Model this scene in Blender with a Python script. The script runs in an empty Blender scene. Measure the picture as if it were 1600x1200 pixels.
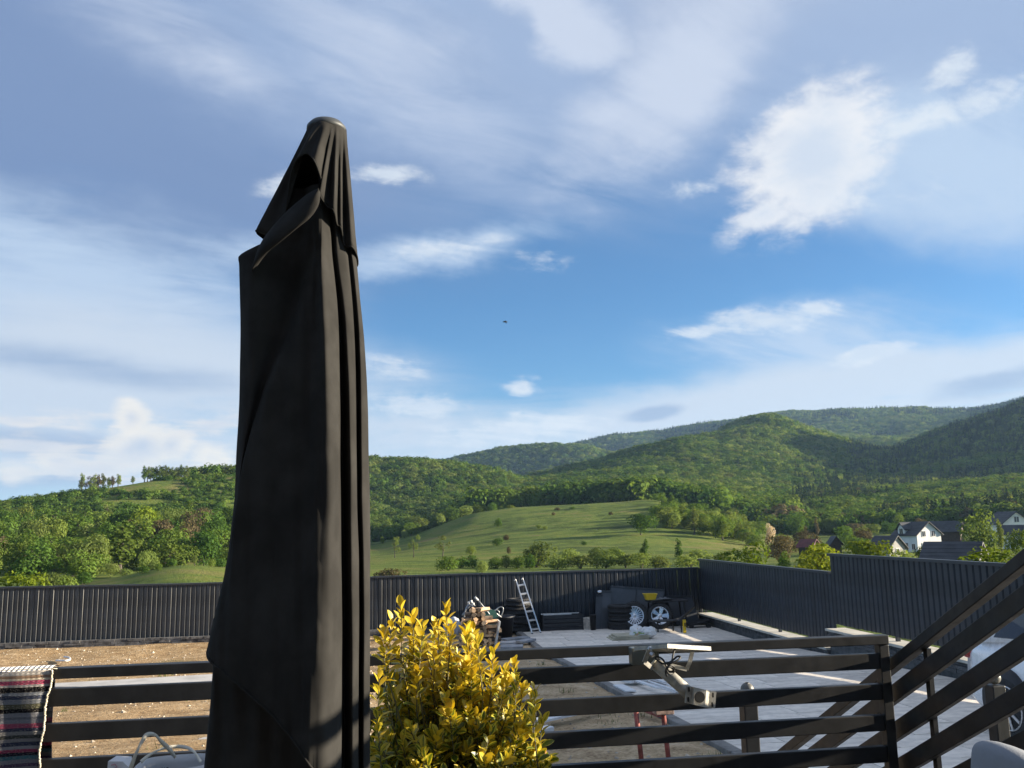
import bpy, bmesh, math, random
import numpy as np
from mathutils import Vector, Matrix, noise as mnoise
random.seed(7); rng = np.random.default_rng(11)
scn = bpy.context.scene
COL = scn.collection
R = math.radians

# ---------------------------------------------------------------- camera
# The eye is the origin; the yard lies 2.75 m below it, +Y runs away from the house, +X along the far fence.
F_PX, YAW, PITCH, ROLL = 1370.0, R(8.0), R(9.2), R(1.17)
_F = Vector((math.sin(YAW) * math.cos(PITCH), math.cos(YAW) * math.cos(PITCH), math.sin(PITCH)))
_r0 = Vector((math.cos(YAW), -math.sin(YAW), 0)); _u0 = _r0.cross(_F)
_R = math.cos(ROLL) * _r0 - math.sin(ROLL) * _u0
_U = math.sin(ROLL) * _r0 + math.cos(ROLL) * _u0
cam_data = bpy.data.cameras.new('camera')
cam_data.sensor_width = 36.0
cam_data.lens = 36.0 * F_PX / 1600.0
cam_data.clip_start = 0.05
cam_data.clip_end = 20000
cam = bpy.data.objects.new('camera', cam_data); COL.objects.link(cam)
cam.matrix_world = Matrix(((_R.x, _U.x, -_F.x, 0), (_R.y, _U.y, -_F.y, 0), (_R.z, _U.z, -_F.z, 0), (0, 0, 0, 1)))
scn.camera = cam

def ray(x, y):
    return _F + _R * ((x - 800) / F_PX) - _U * ((y - 600) / F_PX)
def onY(x, y, Y):
    d = ray(x, y); return d * (Y / d.y)
def onX(x, y, X):
    d = ray(x, y); return d * (X / d.x)
def onZ(x, y, Z):
    d = ray(x, y); return d * (Z / d.z)
def azel(x, y):
    d = ray(x, y).normalized()
    return math.degrees(math.atan2(d.x, d.y)), math.degrees(math.asin(d.z))

# ---------------------------------------------------------------- node helpers
class NT:
    """small expression helper over a node tree"""
    def __init__(s, tree): s.t = tree; s.n = tree.nodes; s.l = tree.links
    def new(s, typ, **kw):
        n = s.n.new(typ)
        for k, v in kw.items(): setattr(n, k, v)
        return n
    def link(s, a, b): s.l.new(a, b)
    def put(s, sock, v):
        if isinstance(v, E_): s.l.new(v.o, sock)
        elif isinstance(v, bpy.types.NodeSocket): s.l.new(v, sock)
        else: sock.default_value = v
    def m(s, op, a, b=0.0, c=None, clamp=False):
        n = s.n.new('ShaderNodeMath'); n.operation = op; n.use_clamp = clamp
        s.put(n.inputs[0], a); s.put(n.inputs[1], b)
        if c is not None: s.put(n.inputs[2], c)
        return E_(s, n.outputs[0])
    def mix(s, f, a, b, blend='MIX'):
        n = s.n.new('ShaderNodeMix'); n.data_type = 'RGBA'; n.blend_type = blend
        s.put(n.inputs[0], f)
        for sock, v in ((n.inputs[6], a), (n.inputs[7], b)):
            if isinstance(v, tuple) and len(v) == 3: v = (*v, 1)
            s.put(sock, v)
        return E_(s, n.outputs[2])
    def noise(s, vec=None, scale=5, detail=4, rough=.55, dist=0.0, out=0, lac=2.0):
        n = s.n.new('ShaderNodeTexNoise'); n.inputs['Scale'].default_value = scale
        n.inputs['Detail'].default_value = detail; n.inputs['Roughness'].default_value = rough
        n.inputs['Distortion'].default_value = dist; n.inputs['Lacunarity'].default_value = lac
        if vec is not None: s.put(n.inputs['Vector'], vec)
        return E_(s, n.outputs[out])
    def xyz(s, x, y, z):
        n = s.n.new('ShaderNodeCombineXYZ'); s.put(n.inputs[0], x); s.put(n.inputs[1], y); s.put(n.inputs[2], z)
        return E_(s, n.outputs[0])
    def sep(s, v):
        n = s.n.new('ShaderNodeSeparateXYZ'); s.put(n.inputs[0], v)
        return [E_(s, o) for o in n.outputs]
    def vmul(s, v, k):
        n = s.n.new('ShaderNodeVectorMath'); n.operation = 'MULTIPLY'; s.put(n.inputs[0], v); s.put(n.inputs[1], k)
        return E_(s, n.outputs[0])
    def smooth(s, v, a, b, lo=0.0, hi=1.0):
        n = s.n.new('ShaderNodeMapRange'); n.interpolation_type = 'SMOOTHSTEP'
        s.put(n.inputs[0], v); s.put(n.inputs[1], a); s.put(n.inputs[2], b); s.put(n.inputs[3], lo); s.put(n.inputs[4], hi)
        return E_(s, n.outputs[0])
    def ramp(s, v, stops, interp='LINEAR'):
        n = s.n.new('ShaderNodeValToRGB'); cr = n.color_ramp; cr.interpolation = interp
        while len(cr.elements) < len(stops): cr.elements.new(.5)
        for e, (p, c) in zip(cr.elements, stops):
            e.position = p; e.color = (*c, 1) if len(c) == 3 else c
        s.put(n.inputs[0], v); return E_(s, n.outputs[0])
    def bump(s, h, strength=.3, dist=.01, normal=None):
        n = s.n.new('ShaderNodeBump'); n.inputs['Strength'].default_value = strength; n.inputs['Distance'].default_value = dist
        s.put(n.inputs['Height'], h)
        if normal is not None: s.put(n.inputs['Normal'], normal)
        return E_(s, n.outputs[0])
class E_:
    def __init__(s, nt, o): s.nt = nt; s.o = o
    def __add__(s, b): return s.nt.m('ADD', s, b)
    __radd__ = __add__
    def __sub__(s, b): return s.nt.m('SUBTRACT', s, b)
    def __rsub__(s, b): return s.nt.m('SUBTRACT', b, s)
    def __mul__(s, b): return s.nt.m('MULTIPLY', s, b)
    __rmul__ = __mul__
    def __truediv__(s, b): return s.nt.m('DIVIDE', s, b)

# ---------------------------------------------------------------- sky and sun
EXPO = 1.75
SUN = Vector((1.0, -0.10, 0.225)).normalized()
SUN_EL = math.asin(SUN.z); SUN_AZ = math.atan2(SUN.x, SUN.y)
world = bpy.data.worlds.new('World'); scn.world = world; world.use_nodes = True
def build_sky():
    t = NT(world.node_tree); t.n.clear()
    out = t.new('ShaderNodeOutputWorld'); bg = t.new('ShaderNodeBackground')
    STR = 0.055
    bg.inputs['Strength'].default_value = STR
    sky = t.new('ShaderNodeTexSky'); sky.sky_type = 'NISHITA'; sky.sun_disc = False
    sky.sun_elevation = SUN_EL; sky.sun_rotation = SUN_AZ
    sky.altitude = 500; sky.air_density = 1.0; sky.dust_density = 0.35; sky.ozone_density = 2.5
    geo = t.new('ShaderNodeTexCoord'); D = E_(t, geo.outputs['Generated'])
    x, y, z = t.sep(D)
    az = t.m('ARCTAN2', x, y) * 57.29578
    el = t.m('ARCSINE', z) * 57.29578
    zc = t.m('MAXIMUM', z, 0.0) + 0.14
    px = x / zc; py = y / zc                                  # cloud layer seen in perspective
    base = t.mix(1.0, E_(t, sky.outputs[0]), SKY_TINT, 'MULTIPLY')
    base = t.mix(1.0, base, (SKY_GAIN,) * 3, 'MULTIPLY')
    # noise fields (direction space, so they carry on all round)
    big = t.noise(t.xyz(px * .55, py * .8, 3.1), 1.0, 6, .55, .6)
    wisp = t.noise(t.xyz(px * .9 + py * .9, py * 2.6 - px * 1.9, 7.7), .8, 6, .54, .9)
    billow = t.noise(t.xyz(az * .16, el * .26, 1.7), 1.0, 8, .6, .35)
    fine = t.noise(t.xyz(az * .55, el * .95, 9.2), 1.0, 6, .6, .3)
    strat = t.noise(t.xyz(az * .055, el * .42, 4.4), 1.0, 6, .6, .4)
    warpa = (t.noise(t.xyz(az * .12, el * .2, 12.0), 1.0, 5, .6) - .5)
    warpb = (t.noise(t.xyz(az * .12, el * .2, 22.0), 1.0, 5, .6) - .5)
    k = 57.29578 / F_PX
    def blobs(lst, wp):
        """soft cones round the directions of the clouds, joined by maximum; sizes in pixels of the photograph"""
        P = t.xyz(az + warpa * wp * 1.6, el + warpb * wp, 0.0)
        acc = None
        for cx, cy, w, h, rot, am in lst:
            a0, e0 = azel(cx, cy)
            mp = t.new('ShaderNodeMapping', vector_type='TEXTURE')
            mp.inputs['Location'].default_value = (a0, e0, 0)
            mp.inputs['Rotation'].default_value = (0, 0, R(rot))
            mp.inputs['Scale'].default_value = (w * k / math.cos(R(e0)), h * k, 1)
            t.put(mp.inputs['Vector'], P)
            g = t.new('ShaderNodeTexGradient', gradient_type='SPHERICAL'); t.link(mp.outputs[0], g.inputs[0])
            v = E_(t, g.outputs['Fac'])
            if am != 1: v = v * am
            acc = v if acc is None else t.m('MAXIMUM', acc, v)
        return acc
    K = 1 / STR / 2 ** EXPO
    def C(r, g, b):
        f = lambda c: ((c / 255 + .055) / 1.055) ** 2.4 if c > 10 else c / 255 / 12.92
        return (f(r) * K, f(g) * K, f(b) * K)
    col = base
    def over(col, a, c, amount=1.0):
        return t.mix(t.m('MULTIPLY', a, amount, clamp=True), col, c)
    hz = t.smooth(el, 10.5, -1.0, 0, 1)                       # pale air round the whole horizon
    col = over(col, hz, C(190, 212, 236), .66)
    fib = t.noise(t.xyz(px * 1.6 + py * 2.2, py * 5.2 - px * 2.6, 2.2), 1.1, 7, .60, .7)      # fibres of the high cloud
    veil = t.smooth(big * .75 + fib * .25, .36, .66) * t.smooth(el, 14, 27)     # thin high veil, all round
    col = over(col, veil, C(164, 184, 217), .8)
    sheet = t.smooth(big * .6 + wisp * .4, .30, .58) * t.smooth(el, 21, 37)     # the cloud sheet of the upper sky goes on overhead
    col = over(col, sheet, C(196, 206, 226), .92)
    lay = t.smooth(strat, .50, .70) * t.smooth(el, 12, 4) * t.smooth(el, -2, 1.5)   # low banks, all round
    col = over(col, lay, C(208, 218, 234), .6)
    F = {'big': big * .52 + fib * .48, 'wisp': wisp * .6 + fib * .4, 'billow': billow, 'fine': fine, 'strat': strat * .8 + fine * .2}
    for lst, wp, cc, am, fld, lo, hi in SKY_VEILS:
        d = blobs(lst, wp)
        a = t.smooth(F[fld] + d * .22, lo, hi) * t.smooth(d, 0.0, .7)
        col = over(col, a, C(*cc), am)
    for lst, wp, c1, c2, am, soft in SKY_CLOUDS:
        d = blobs(lst, wp)
        if soft < .5:
            n = (fine - .5) * .8 + (billow - .5) * .8 + (fib - .5) * .5; a = t.smooth(d + n, .08, .72) * t.smooth(d, 0.0, .34)
        else:
            n = (fine - .5) * 1.3 + (fib - .5) * 1.5 + (billow - .5) * .6; a = t.smooth(d + n, .12, .95) * t.smooth(d, 0.0, .45)
        shade = t.smooth(d * .9 + (billow - .5) * 1.5 + (fine - .5) * .25, .30, 1.05)       # thick middles are greyer than the lit rims
        col = over(col, a, t.mix(shade, C(*c1), C(*c2)), am)
    t.put(bg.inputs['Color'], col); t.link(bg.outputs[0], out.inputs[0])
    world.cycles.sampling_method = 'MANUAL'; world.cycles.sample_map_resolution = 256
SKY_TINT = (0.60, 0.94, 1.22, 1); SKY_GAIN = 0.80
SKY_VEILS = [  # list of (x, y, half width, half height, rotation, weight), warp, colour, amount, noise field, from, to
    ([(100, 170, 850, 420, 6, 1), (460, 260, 460, 210, 10, .8)], 5, (122, 147, 189), .92, 'big', .30, .70),
    ([(640, 50, 680, 300, -14, 1), (1420, 60, 600, 250, 10, .9)], 5, (160, 182, 216), .9, 'big', .34, .74),
    ([(600, 110, 360, 130, -24, 1), (1060, 110, 380, 130, 38, 1), (860, 15, 200, 66, -26, 1.2), (300, 60, 340, 100, -16, .7)], 5, (206, 217, 236), .92, 'wisp', .42, .80),
    ([(1520, 250, 340, 170, -14, 1.1), (90, 425, 500, 150, -6, 1.1), (1270, 535, 320, 80, -2, .9), (690, 390, 270, 46, 8, 1), (330, 400, 200, 60, 6, .8)], 4, (190, 211, 236), .95, 'wisp', .36, .76),
    ([(130, 620, 640, 180, 0, 1.2), (1300, 622, 720, 84, 5, 1.2), (640, 690, 500, 80, 0, .9)], 3, (208, 220, 235), .95, 'strat', .28, .66),
    ([(120, 570, 380, 36, -6, .8), (30, 690, 300, 34, 0, .8), (60, 752, 260, 20, 0, .7), (1550, 598, 120, 24, 8, 1.3), (1022, 642, 60, 15, 6, 1.3)], 1.5, (158, 181, 212), .85, 'strat', .36, .74),
]
SKY_CLOUDS = [  # list as above, warp, lit colour, thick colour, amount, softness
    ([(1262, 250, 172, 128, 30, 1.1), (1200, 330, 100, 50, 20, .9), (1340, 222, 80, 40, 15, .8)],
     1.7, (243, 244, 246), (212, 223, 238), .95, .25),
    ([(1510, 160, 150, 34, 6, .85), (1492, 104, 60, 32, 20, .85), (1420, 190, 130, 20, 14, .8), (1380, 300, 160, 40, -8, .5), (600, 276, 100, 24, -2, 1), (450, 288, 80, 30, 24, .75), (1085, 295, 80, 30, 0, .75), (855, 411, 90, 26, -6, .7), (700, 388, 150, 26, 6, .7), (1190, 502, 130, 32, -5, .95), (1278, 488, 64, 22, -4, .95),
      (1365, 556, 84, 20, 7, 1.2), (822, 604, 48, 26, 0, 1.0), (655, 634, 120, 32, -3, 1.0), (830, 668, 210, 44, 4, .95), (610, 572, 100, 28, -5, .75), (1090, 520, 120, 22, 0, .7)],
     2.0, (228, 236, 244), (210, 223, 238), .9, 1.0),
    ([(222, 696, 80, 60, 10, 1.1), (204, 652, 40, 44, 0, 1.1), (268, 694, 50, 50, 0, 1), (330, 712, 60, 36, 0, .9), (90, 722, 60, 30, 0, .9), (30, 740, 60, 26, 0, .8), (160, 738, 50, 24, 0, .9)],
     1.0, (255, 248, 236), (204, 214, 229), .95, .35),
    ([(330, 660, 130, 28, 6, .9), (60, 700, 150, 26, 0, .8), (120, 735, 220, 30, 0, .8), (150, 655, 160, 24, 0, .7), (40, 660, 130, 16, 0, .8)],
     1.6, (240, 236, 232), (212, 219, 231), .85, 1.0),
]
build_sky()
sun_data = bpy.data.lights.new('sun', 'SUN'); sun_data.energy = 5.0; sun_data.angle = R(0.53); sun_data.color = (1.0, .87, .68)
sun = bpy.data.objects.new('sun', sun_data); COL.objects.link(sun)
sun.rotation_euler = SUN.to_track_quat('Z', 'Y').to_euler(); sun.location = (30, -3, 20)
scn.view_settings.view_transform = 'Standard'; scn.view_settings.look = 'None'
scn.view_settings.exposure = EXPO; scn.view_settings.gamma = 1.0; scn.view_settings.use_curve_mapping = False
scn.cycles.use_denoising = True
scn.cycles.max_bounces = 5; scn.cycles.diffuse_bounces = 3; scn.cycles.glossy_bounces = 3; scn.cycles.volume_bounces = 0; scn.cycles.transparent_max_bounces = 8

# ---------------------------------------------------------------- mesh and object helpers
class MB:
    def __init__(s): s.v = []; s.f = []; s.mi = []
    def add(s, vs, fs, mi=0):
        o = len(s.v); s.v.extend([tuple(v) for v in vs]); s.f.extend([tuple(i + o for i in f) for f in fs]); s.mi.extend([mi] * len(fs)); return s
    def box(s, c, size, rot=None, mi=0, bev=0.0):
        hx, hy, hz = size[0] / 2, size[1] / 2, size[2] / 2; c = Vector(c)
        M = rot.to_matrix() if rot is not None and not isinstance(rot, Matrix) else (rot or Matrix.Identity(3))
        if bev <= 0:
            P = [Vector((x * hx, y * hy, z * hz)) for z in (-1, 1) for y in (-1, 1) for x in (-1, 1)]
            F = [(0, 2, 3, 1), (4, 5, 7, 6), (0, 1, 5, 4), (2, 6, 7, 3), (0, 4, 6, 2), (1, 3, 7, 5)]
        else:
            b = min(bev, hx * .9, hy * .9, hz * .9); P = []; F = []
            bm = bmesh.new(); bmesh.ops.create_cube(bm, size=1)
            for v in bm.verts: v.co = Vector((v.co.x * 2 * hx, v.co.y * 2 * hy, v.co.z * 2 * hz))
            bmesh.ops.bevel(bm, geom=bm.edges[:], offset=b, segments=2, affect='EDGES', profile=.5)
            bm.verts.index_update()
            P = [v.co.copy() for v in bm.verts]; F = [[v.index for v in f.verts] for f in bm.faces]; bm.free()
        return s.add([c + M @ p for p in P], F, mi)
    def bar(s, p0, p1, w, h, up=(0, 0, 1), mi=0, bev=0.0):
        """rectangular bar between two points; h along up, w across"""
        p0 = Vector(p0); p1 = Vector(p1); d = (p1 - p0); L = d.length; d.normalize()
        up = Vector(up); side = d.cross(up).normalized(); u2 = side.cross(d)
        M = Matrix((d, side, u2)).transposed()
        return s.box((p0 + p1) / 2, (L, w, h), M, mi, bev)
    def tube(s, pts, r, n=8, mi=0, cap=True, closed=False):
        pts = [Vector(p) for p in pts]; rr = r if isinstance(r, (list, tuple)) else [r] * len(pts)
        rings = []; prev = None
        for i, p in enumerate(pts):
            if closed: d = (pts[(i + 1) % len(pts)] - pts[i - 1])
            else: d = pts[min(i + 1, len(pts) - 1)] - pts[max(i - 1, 0)]
            d.normalize()
            if prev is None:
                a = Vector((0, 0, 1)) if abs(d.z) < .9 else Vector((1, 0, 0)); e = d.cross(a).normalized()
            else: e = (prev - d * prev.dot(d)).normalized()
            prev = e; g = d.cross(e)
            rings.append([p + (e * math.cos(2 * math.pi * k / n) + g * math.sin(2 * math.pi * k / n)) * rr[i] for k in range(n)])
        return s.loft(rings, mi, cap and not closed, closed)
    def loft(s, rings, mi=0, cap=True, closed=False, ring_closed=True):
        n = len(rings[0]); V = [p for r in rings for p in r]; F = []
        m = len(rings)
        for i in range(m if closed else m - 1):
            for k in range(n if ring_closed else n - 1):
                a = i * n + k; b = i * n + (k + 1) % n; c = ((i + 1) % m) * n + (k + 1) % n; d = ((i + 1) % m) * n + k
                F.append((a, b, c, d))
        if cap and not closed and ring_closed:
            F.append(tuple(range(n - 1, -1, -1))); F.append(tuple((m - 1) * n + k for k in range(n)))
        return s.add(V, F, mi)
    def lathe(s, prof, c=(0, 0, 0), n=24, axis='Z', mi=0, M=None):
        c = Vector(c); rings = []
        for r, h in prof:
            ring = []
            for k in range(n):
                a = 2 * math.pi * k / n; p = Vector((r * math.cos(a), r * math.sin(a), h))
                if M is not None: p = M @ p
                ring.append(c + p)
            rings.append(ring)
        return s.loft(rings, mi, False)
    def prism(s, poly, z0, z1, mi=0):
        n = len(poly); V = [(x, y, z0) for x, y in poly] + [(x, y, z1) for x, y in poly]
        F = [tuple(range(n - 1, -1, -1)), tuple(range(n, 2 * n))] + [(k, (k + 1) % n, n + (k + 1) % n, n + k) for k in range(n)]
        return s.add(V, F, mi)
    def mesh(s, name, mats, smooth=False):
        me = bpy.data.meshes.new(name); me.from_pydata(s.v, [], s.f)
        for m in (mats if isinstance(mats, (list, tuple)) else [mats]): me.materials.append(m)
        if any(s.mi): me.polygons.foreach_set('material_index', s.mi)
        if smooth: me.polygons.foreach_set('use_smooth', [True] * len(s.f))
        me.update(); return me
    def build(s, name, mats, parent=None, smooth=False, world=True):
        return obj(name, s.mesh(name, mats, smooth), parent, world)
def obj(name, me, parent=None, world=True, loc=None):
    o = bpy.data.objects.new(name, me); COL.objects.link(o)
    if loc is not None: o.location = loc
    if parent is not None:
        o.parent = parent
        if world:                                   # vertices were written in world space
            o.matrix_parent_inverse = WM[parent.name].inverted() if parent.name in WM else Matrix.Identity(4)
    return o
WM = {}
def tag(o, label=None, cat=None, group=None, kind=None):
    for k, v in (('label', label), ('category', cat), ('group', group), ('kind', kind)):
        if v: o[k] = v
    return o
def thing(name, label, cat, loc=(0, 0, 0), group=None, rz=0.0):
    o = bpy.data.objects.new(name, None); COL.objects.link(o); o.empty_display_size = .1
    o.location = loc; o.rotation_euler = (0, 0, rz)
    WM[o.name] = Matrix.Translation(Vector(loc)) @ Matrix.Rotation(rz, 4, 'Z')
    return tag(o, label, cat, group)
def auto_smooth(o, ang=40):
    me = o.data
    me.polygons.foreach_set('use_smooth', [True] * len(me.polygons))
    try: me.set_sharp_from_angle(angle=R(ang))
    except Exception: pass
    return o

# ---------------------------------------------------------------- materials
def srgb(r, g, b):
    f = lambda c: ((c / 255 + .055) / 1.055) ** 2.4 if c > 10 else c / 255 / 12.92
    return (f(r), f(g), f(b))
MATS = {}
def mat(name, col, rough=.6, metal=0.0, var=.15, scale=6.0, bump=0.0, bscale=60.0, spec=.5, col2=None, rnd=0.0, coat=0.0, detail=5, vec='Object', bdist=.004):
    """Principled surface with noise variation, a second colour, per-object variation and fine relief"""
    if name in MATS: return MATS[name]
    m = bpy.data.materials.new(name); m.use_nodes = True; MATS[name] = m
    t = NT(m.node_tree); p = t.n['Principled BSDF']
    tc = t.new('ShaderNodeTexCoord'); V = E_(t, tc.outputs[vec])
    n = t.noise(V, scale, detail, .6)
    c2 = col2 or tuple(c * (1 - var * 1.6) for c in col); c1 = tuple(min(1, c * (1 + var)) for c in col)
    c = t.mix(t.smooth(n, .32, .68), c2, c1)
    if rnd:
        oi = t.new('ShaderNodeObjectInfo'); r = E_(t, oi.outputs['Random'])
        c = t.mix(1.0, c, t.ramp(r, [(0, (1 - rnd,) * 3), (1, (1 + rnd,) * 3)]), 'MULTIPLY')
    t.put(p.inputs['Base Color'], c)
    t.put(p.inputs['Roughness'], t.smooth(t.noise(V, scale * 2.3, 3), .2, .8, max(0, rough - .08), min(1, rough + .08)))
    p.inputs['Metallic'].default_value = metal; p.inputs['Specular IOR Level'].default_value = spec
    if coat: p.inputs['Coat Weight'].default_value = coat; p.inputs['Coat Roughness'].default_value = .06
    if bump:
        t.put(p.inputs['Normal'], t.bump(t.noise(V, bscale, 4, .6), bump, bdist))
    return m
def foliage_mat(name, stops, trans=.25, pos_scale=.012, rnd=.35):
    if name in MATS: return MATS[name]
    m = bpy.data.materials.new(name); m.use_nodes = True; MATS[name] = m
    t = NT(m.node_tree); t.n.clear()
    out = t.new('ShaderNodeOutputMaterial'); d = t.new('ShaderNodeBsdfDiffuse'); tr = t.new('ShaderNodeBsdfTranslucent'); mx = t.new('ShaderNodeMixShader')
    oi = t.new('ShaderNodeObjectInfo'); r = E_(t, oi.outputs['Random'])
    g = t.new('ShaderNodeNewGeometry'); P = E_(t, g.outputs['Position'])
    big = t.noise(P, pos_scale, 3, .6); sm = t.noise(P, .9, 2, .6)
    f = big * .55 + r * .45 + (sm - .5) * .25
    c = t.ramp(f, stops)
    c = t.mix(1.0, c, t.ramp(t.m('FRACT', r * 7.31), [(0, (1 - rnd,) * 3), (1, (1 + rnd,) * 3)]), 'MULTIPLY')
    t.put(d.inputs['Color'], c); t.put(tr.inputs['Color'], t.mix(1.0, c, (1.3, 1.25, .6), 'MULTIPLY'))
    mx.inputs[0].default_value = trans
    t.link(d.outputs[0], mx.inputs[1]); t.link(tr.outputs[0], mx.inputs[2]); t.link(mx.outputs[0], out.inputs[0])
    return m

# ---------------------------------------------------------------- terrain
GROUND = -2.75
# ridge and slope lines of the valley: distance, then (photo x, photo y) of the bare ground along it
LINES = [
 (140, [(-200, 930), (0, 924), (110, 917), (180, 904), (250, 887), (290, 882), (350, 887), (420, 897), (580, 895), (800, 895), (1000, 890), (1200, 882), (1300, 875), (1400, 872), (1600, 870), (1800, 868)]),
 (175, [(-200, 915), (0, 905), (250, 902), (370, 900), (450, 892), (580, 887), (800, 884), (1000, 880), (1200, 874), (1600, 867), (1800, 865)]),
 (230, [(-200, 890), (0, 885), (200, 880), (370, 876), (480, 880), (580, 875), (700, 866), (800, 860), (900, 855), (1000, 853), (1100, 857), (1200, 863), (1300, 862), (1600, 851), (1800, 848)]),
 (300, [(-200, 860), (0, 853), (200, 840), (370, 842), (480, 862), (580, 864), (650, 849), (700, 839), (800, 824), (900, 817), (1000, 813), (1100, 826), (1180, 846), (1250, 850), (1400, 843), (1600, 829), (1800, 822)]),
 (380, [(-200, 830), (0, 820), (200, 808), (370, 806), (480, 838), (580, 850), (640, 838), (690, 820), (740, 802), (800, 794), (900, 788), (1020, 780), (1080, 795), (1150, 820), (1200, 834), (1300, 834), (1400, 829), (1600, 815), (1800, 808)]),
 (470, [(-200, 800), (0, 786), (60, 778), (120, 771), (200, 760), (250, 751), (300, 748), (370, 745), (450, 762), (520, 812), (580, 850), (650, 848), (740, 815), (800, 812), (900, 800), (1020, 790), (1100, 800), (1200, 816), (1300, 813), (1400, 809), (1600, 796), (1800, 790)]),
 (600, [(-200, 815), (0, 806), (370, 772), (500, 785), (580, 806), (650, 800), (740, 790), (800, 782), (900, 770), (1000, 765), (1100, 772), (1200, 787), (1300, 788), (1400, 784), (1600, 772), (1800, 765)]),
 (780, [(-200, 820), (0, 806), (370, 752), (480, 734), (580, 728), (650, 727), (700, 732), (740, 738), (790, 752), (812, 764), (860, 760), (900, 754), (1000, 742), (1100, 742), (1200, 748), (1280, 757), (1400, 764), (1500, 762), (1600, 755), (1800, 745)]),
 (1000, [(-200, 825), (0, 812), (370, 775), (580, 750), (700, 752), (800, 766), (830, 756), (860, 746), (940, 729), (1000, 710), (1080, 690), (1120, 694), (1160, 690), (1210, 692), (1280, 712), (1340, 737), (1400, 730), (1480, 708), (1600, 684), (1700, 650), (1800, 620), (2000, 600)]),  # last points, out of view, are raised to shade the right-hand hill
 (1300, [(-200, 825), (0, 815), (370, 795), (580, 775), (700, 775), (800, 770), (900, 750), (1000, 728), (1080, 704), (1130, 684), (1160, 671), (1210, 659), (1270, 677), (1350, 702), (1380, 711), (1420, 707), (1460, 692), (1500, 680), (1560, 659), (1600, 643), (1700, 600), (1800, 562), (2000, 540)]),  # out-of-view right end raised likewise so its ridge casts shade
 (1520, [(-200, 828), (0, 820), (370, 805), (700, 785), (900, 770), (1100, 730), (1210, 700), (1350, 730), (1500, 710), (1600, 690), (1800, 650)]),
 (1800, [(-200, 830), (0, 822), (370, 800), (600, 778), (680, 738), (720, 722), (780, 702), (830, 695), (900, 699), (950, 711), (1000, 718), (1100, 705), (1200, 690), (1300, 690), (1400, 695), (1600, 690), (1800, 660)]),
 (2050, [(-200, 832), (0, 826), (370, 812), (720, 750), (830, 722), (950, 725), (1100, 710), (1200, 690), (1400, 685), (1600, 670), (1800, 640)]),
 (2500, [(-200, 834), (0, 829), (370, 815), (600, 790), (760, 745), (860, 712), (895, 696), (940, 686), (1000, 678), (1100, 671), (1200, 651), (1220, 649), (1280, 644), (1340, 644), (1400, 647), (1460, 646), (1520, 646), (1600, 629), (1800, 600)]),
 (3000, [(-200, 834), (0, 830), (370, 822), (760, 780), (1000, 720), (1200, 700), (1600, 690), (1800, 670)]),
]
AZ_IN = np.linspace(-24, 40, 321)
def _line_z(r, pts):
    a = []; s = []
    for x, y in pts:
        d = ray(x, y); a.append(math.degrees(math.atan2(d.x, d.y))); s.append(d.z / math.hypot(d.x, d.y))
    return np.array(a), np.array(s) * r
def _smooth(v, k):
    w = np.hanning(k + 2)[1:-1]; w /= w.sum(); return np.convolve(np.pad(v, k // 2, mode='edge'), w, mode='valid')
FULL_AZ = np.concatenate([np.linspace(-180, -40, 36)[:-1], np.linspace(-40, 60, 421), np.linspace(60, 180, 32)[1:]])
_rr = [0.5, 28, 45, 80]; _zz = [np.full_like(FULL_AZ, GROUND - .35), np.full_like(FULL_AZ, GROUND - .40), np.full_like(FULL_AZ, -4.9), np.full_like(FULL_AZ, -7.2)]
for r_, pts in LINES:
    a, z = _line_z(r_, pts); zi = np.interp(FULL_AZ, a, z)
    zi = _smooth(zi, 9)
    # away from the view the ridges die down into the open valley
    w = np.clip((np.abs(FULL_AZ - 12) - 40) / 28, 0, 1); w = w * w * (3 - 2 * w)
    _rr.append(r_); _zz.append(zi * (1 - w) + (-12.0) * w)
_rr += [4200, 9000]; _zz += [np.full_like(FULL_AZ, -20.0), np.full_like(FULL_AZ, -40.0)]
_rr = np.array(_rr, float); _zz = np.array(_zz)
RAD = np.concatenate([np.linspace(.5, 110, 26)[:-1], np.geomspace(110, 3100, 230)[:-1], np.geomspace(3100, 9000, 8)])
def _pchip(xs, ys, x):
    """monotone cubic along the distance, for every azimuth at once (ys: k x n)"""
    h = np.diff(xs)[:, None]; dl = np.diff(ys, axis=0) / h
    m = np.zeros_like(ys); m[0] = dl[0]; m[-1] = dl[-1]
    a, b = dl[:-1], dl[1:]
    with np.errstate(divide='ignore', invalid='ignore'): hm = np.where(a * b > 0, 2 * a * b / (a + b), 0)
    m[1:-1] = hm
    i = np.clip(np.searchsorted(xs, x) - 1, 0, len(xs) - 2); H = (xs[i + 1] - xs[i])[:, None]; t = ((x - xs[i]) / (xs[i + 1] - xs[i]))[:, None]
    return (2 * t**3 - 3 * t**2 + 1) * ys[i] + (t**3 - 2 * t**2 + t) * H * m[i] + (-2 * t**3 + 3 * t**2) * ys[i + 1] + (t**3 - t**2) * H * m[i + 1]
ZG = _pchip(_rr, _zz, RAD)
def _vnoise(x, y, seed):
    xi = np.floor(x).astype(int); yi = np.floor(y).astype(int); fx = x - xi; fy = y - yi
    def h(a, b):
        v = (a * 374761393 + b * 668265263 + seed * 974711) & 0x7fffffff
        v = ((v ^ (v >> 13)) * 1274126177) & 0x7fffffff; return ((v ^ (v >> 16)) & 0xffff) / 65535.0
    fx = fx * fx * (3 - 2 * fx); fy = fy * fy * (3 - 2 * fy)
    return (h(xi, yi) * (1 - fx) + h(xi + 1, yi) * fx) * (1 - fy) + (h(xi, yi + 1) * (1 - fx) + h(xi + 1, yi + 1) * fx) * fy
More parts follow.
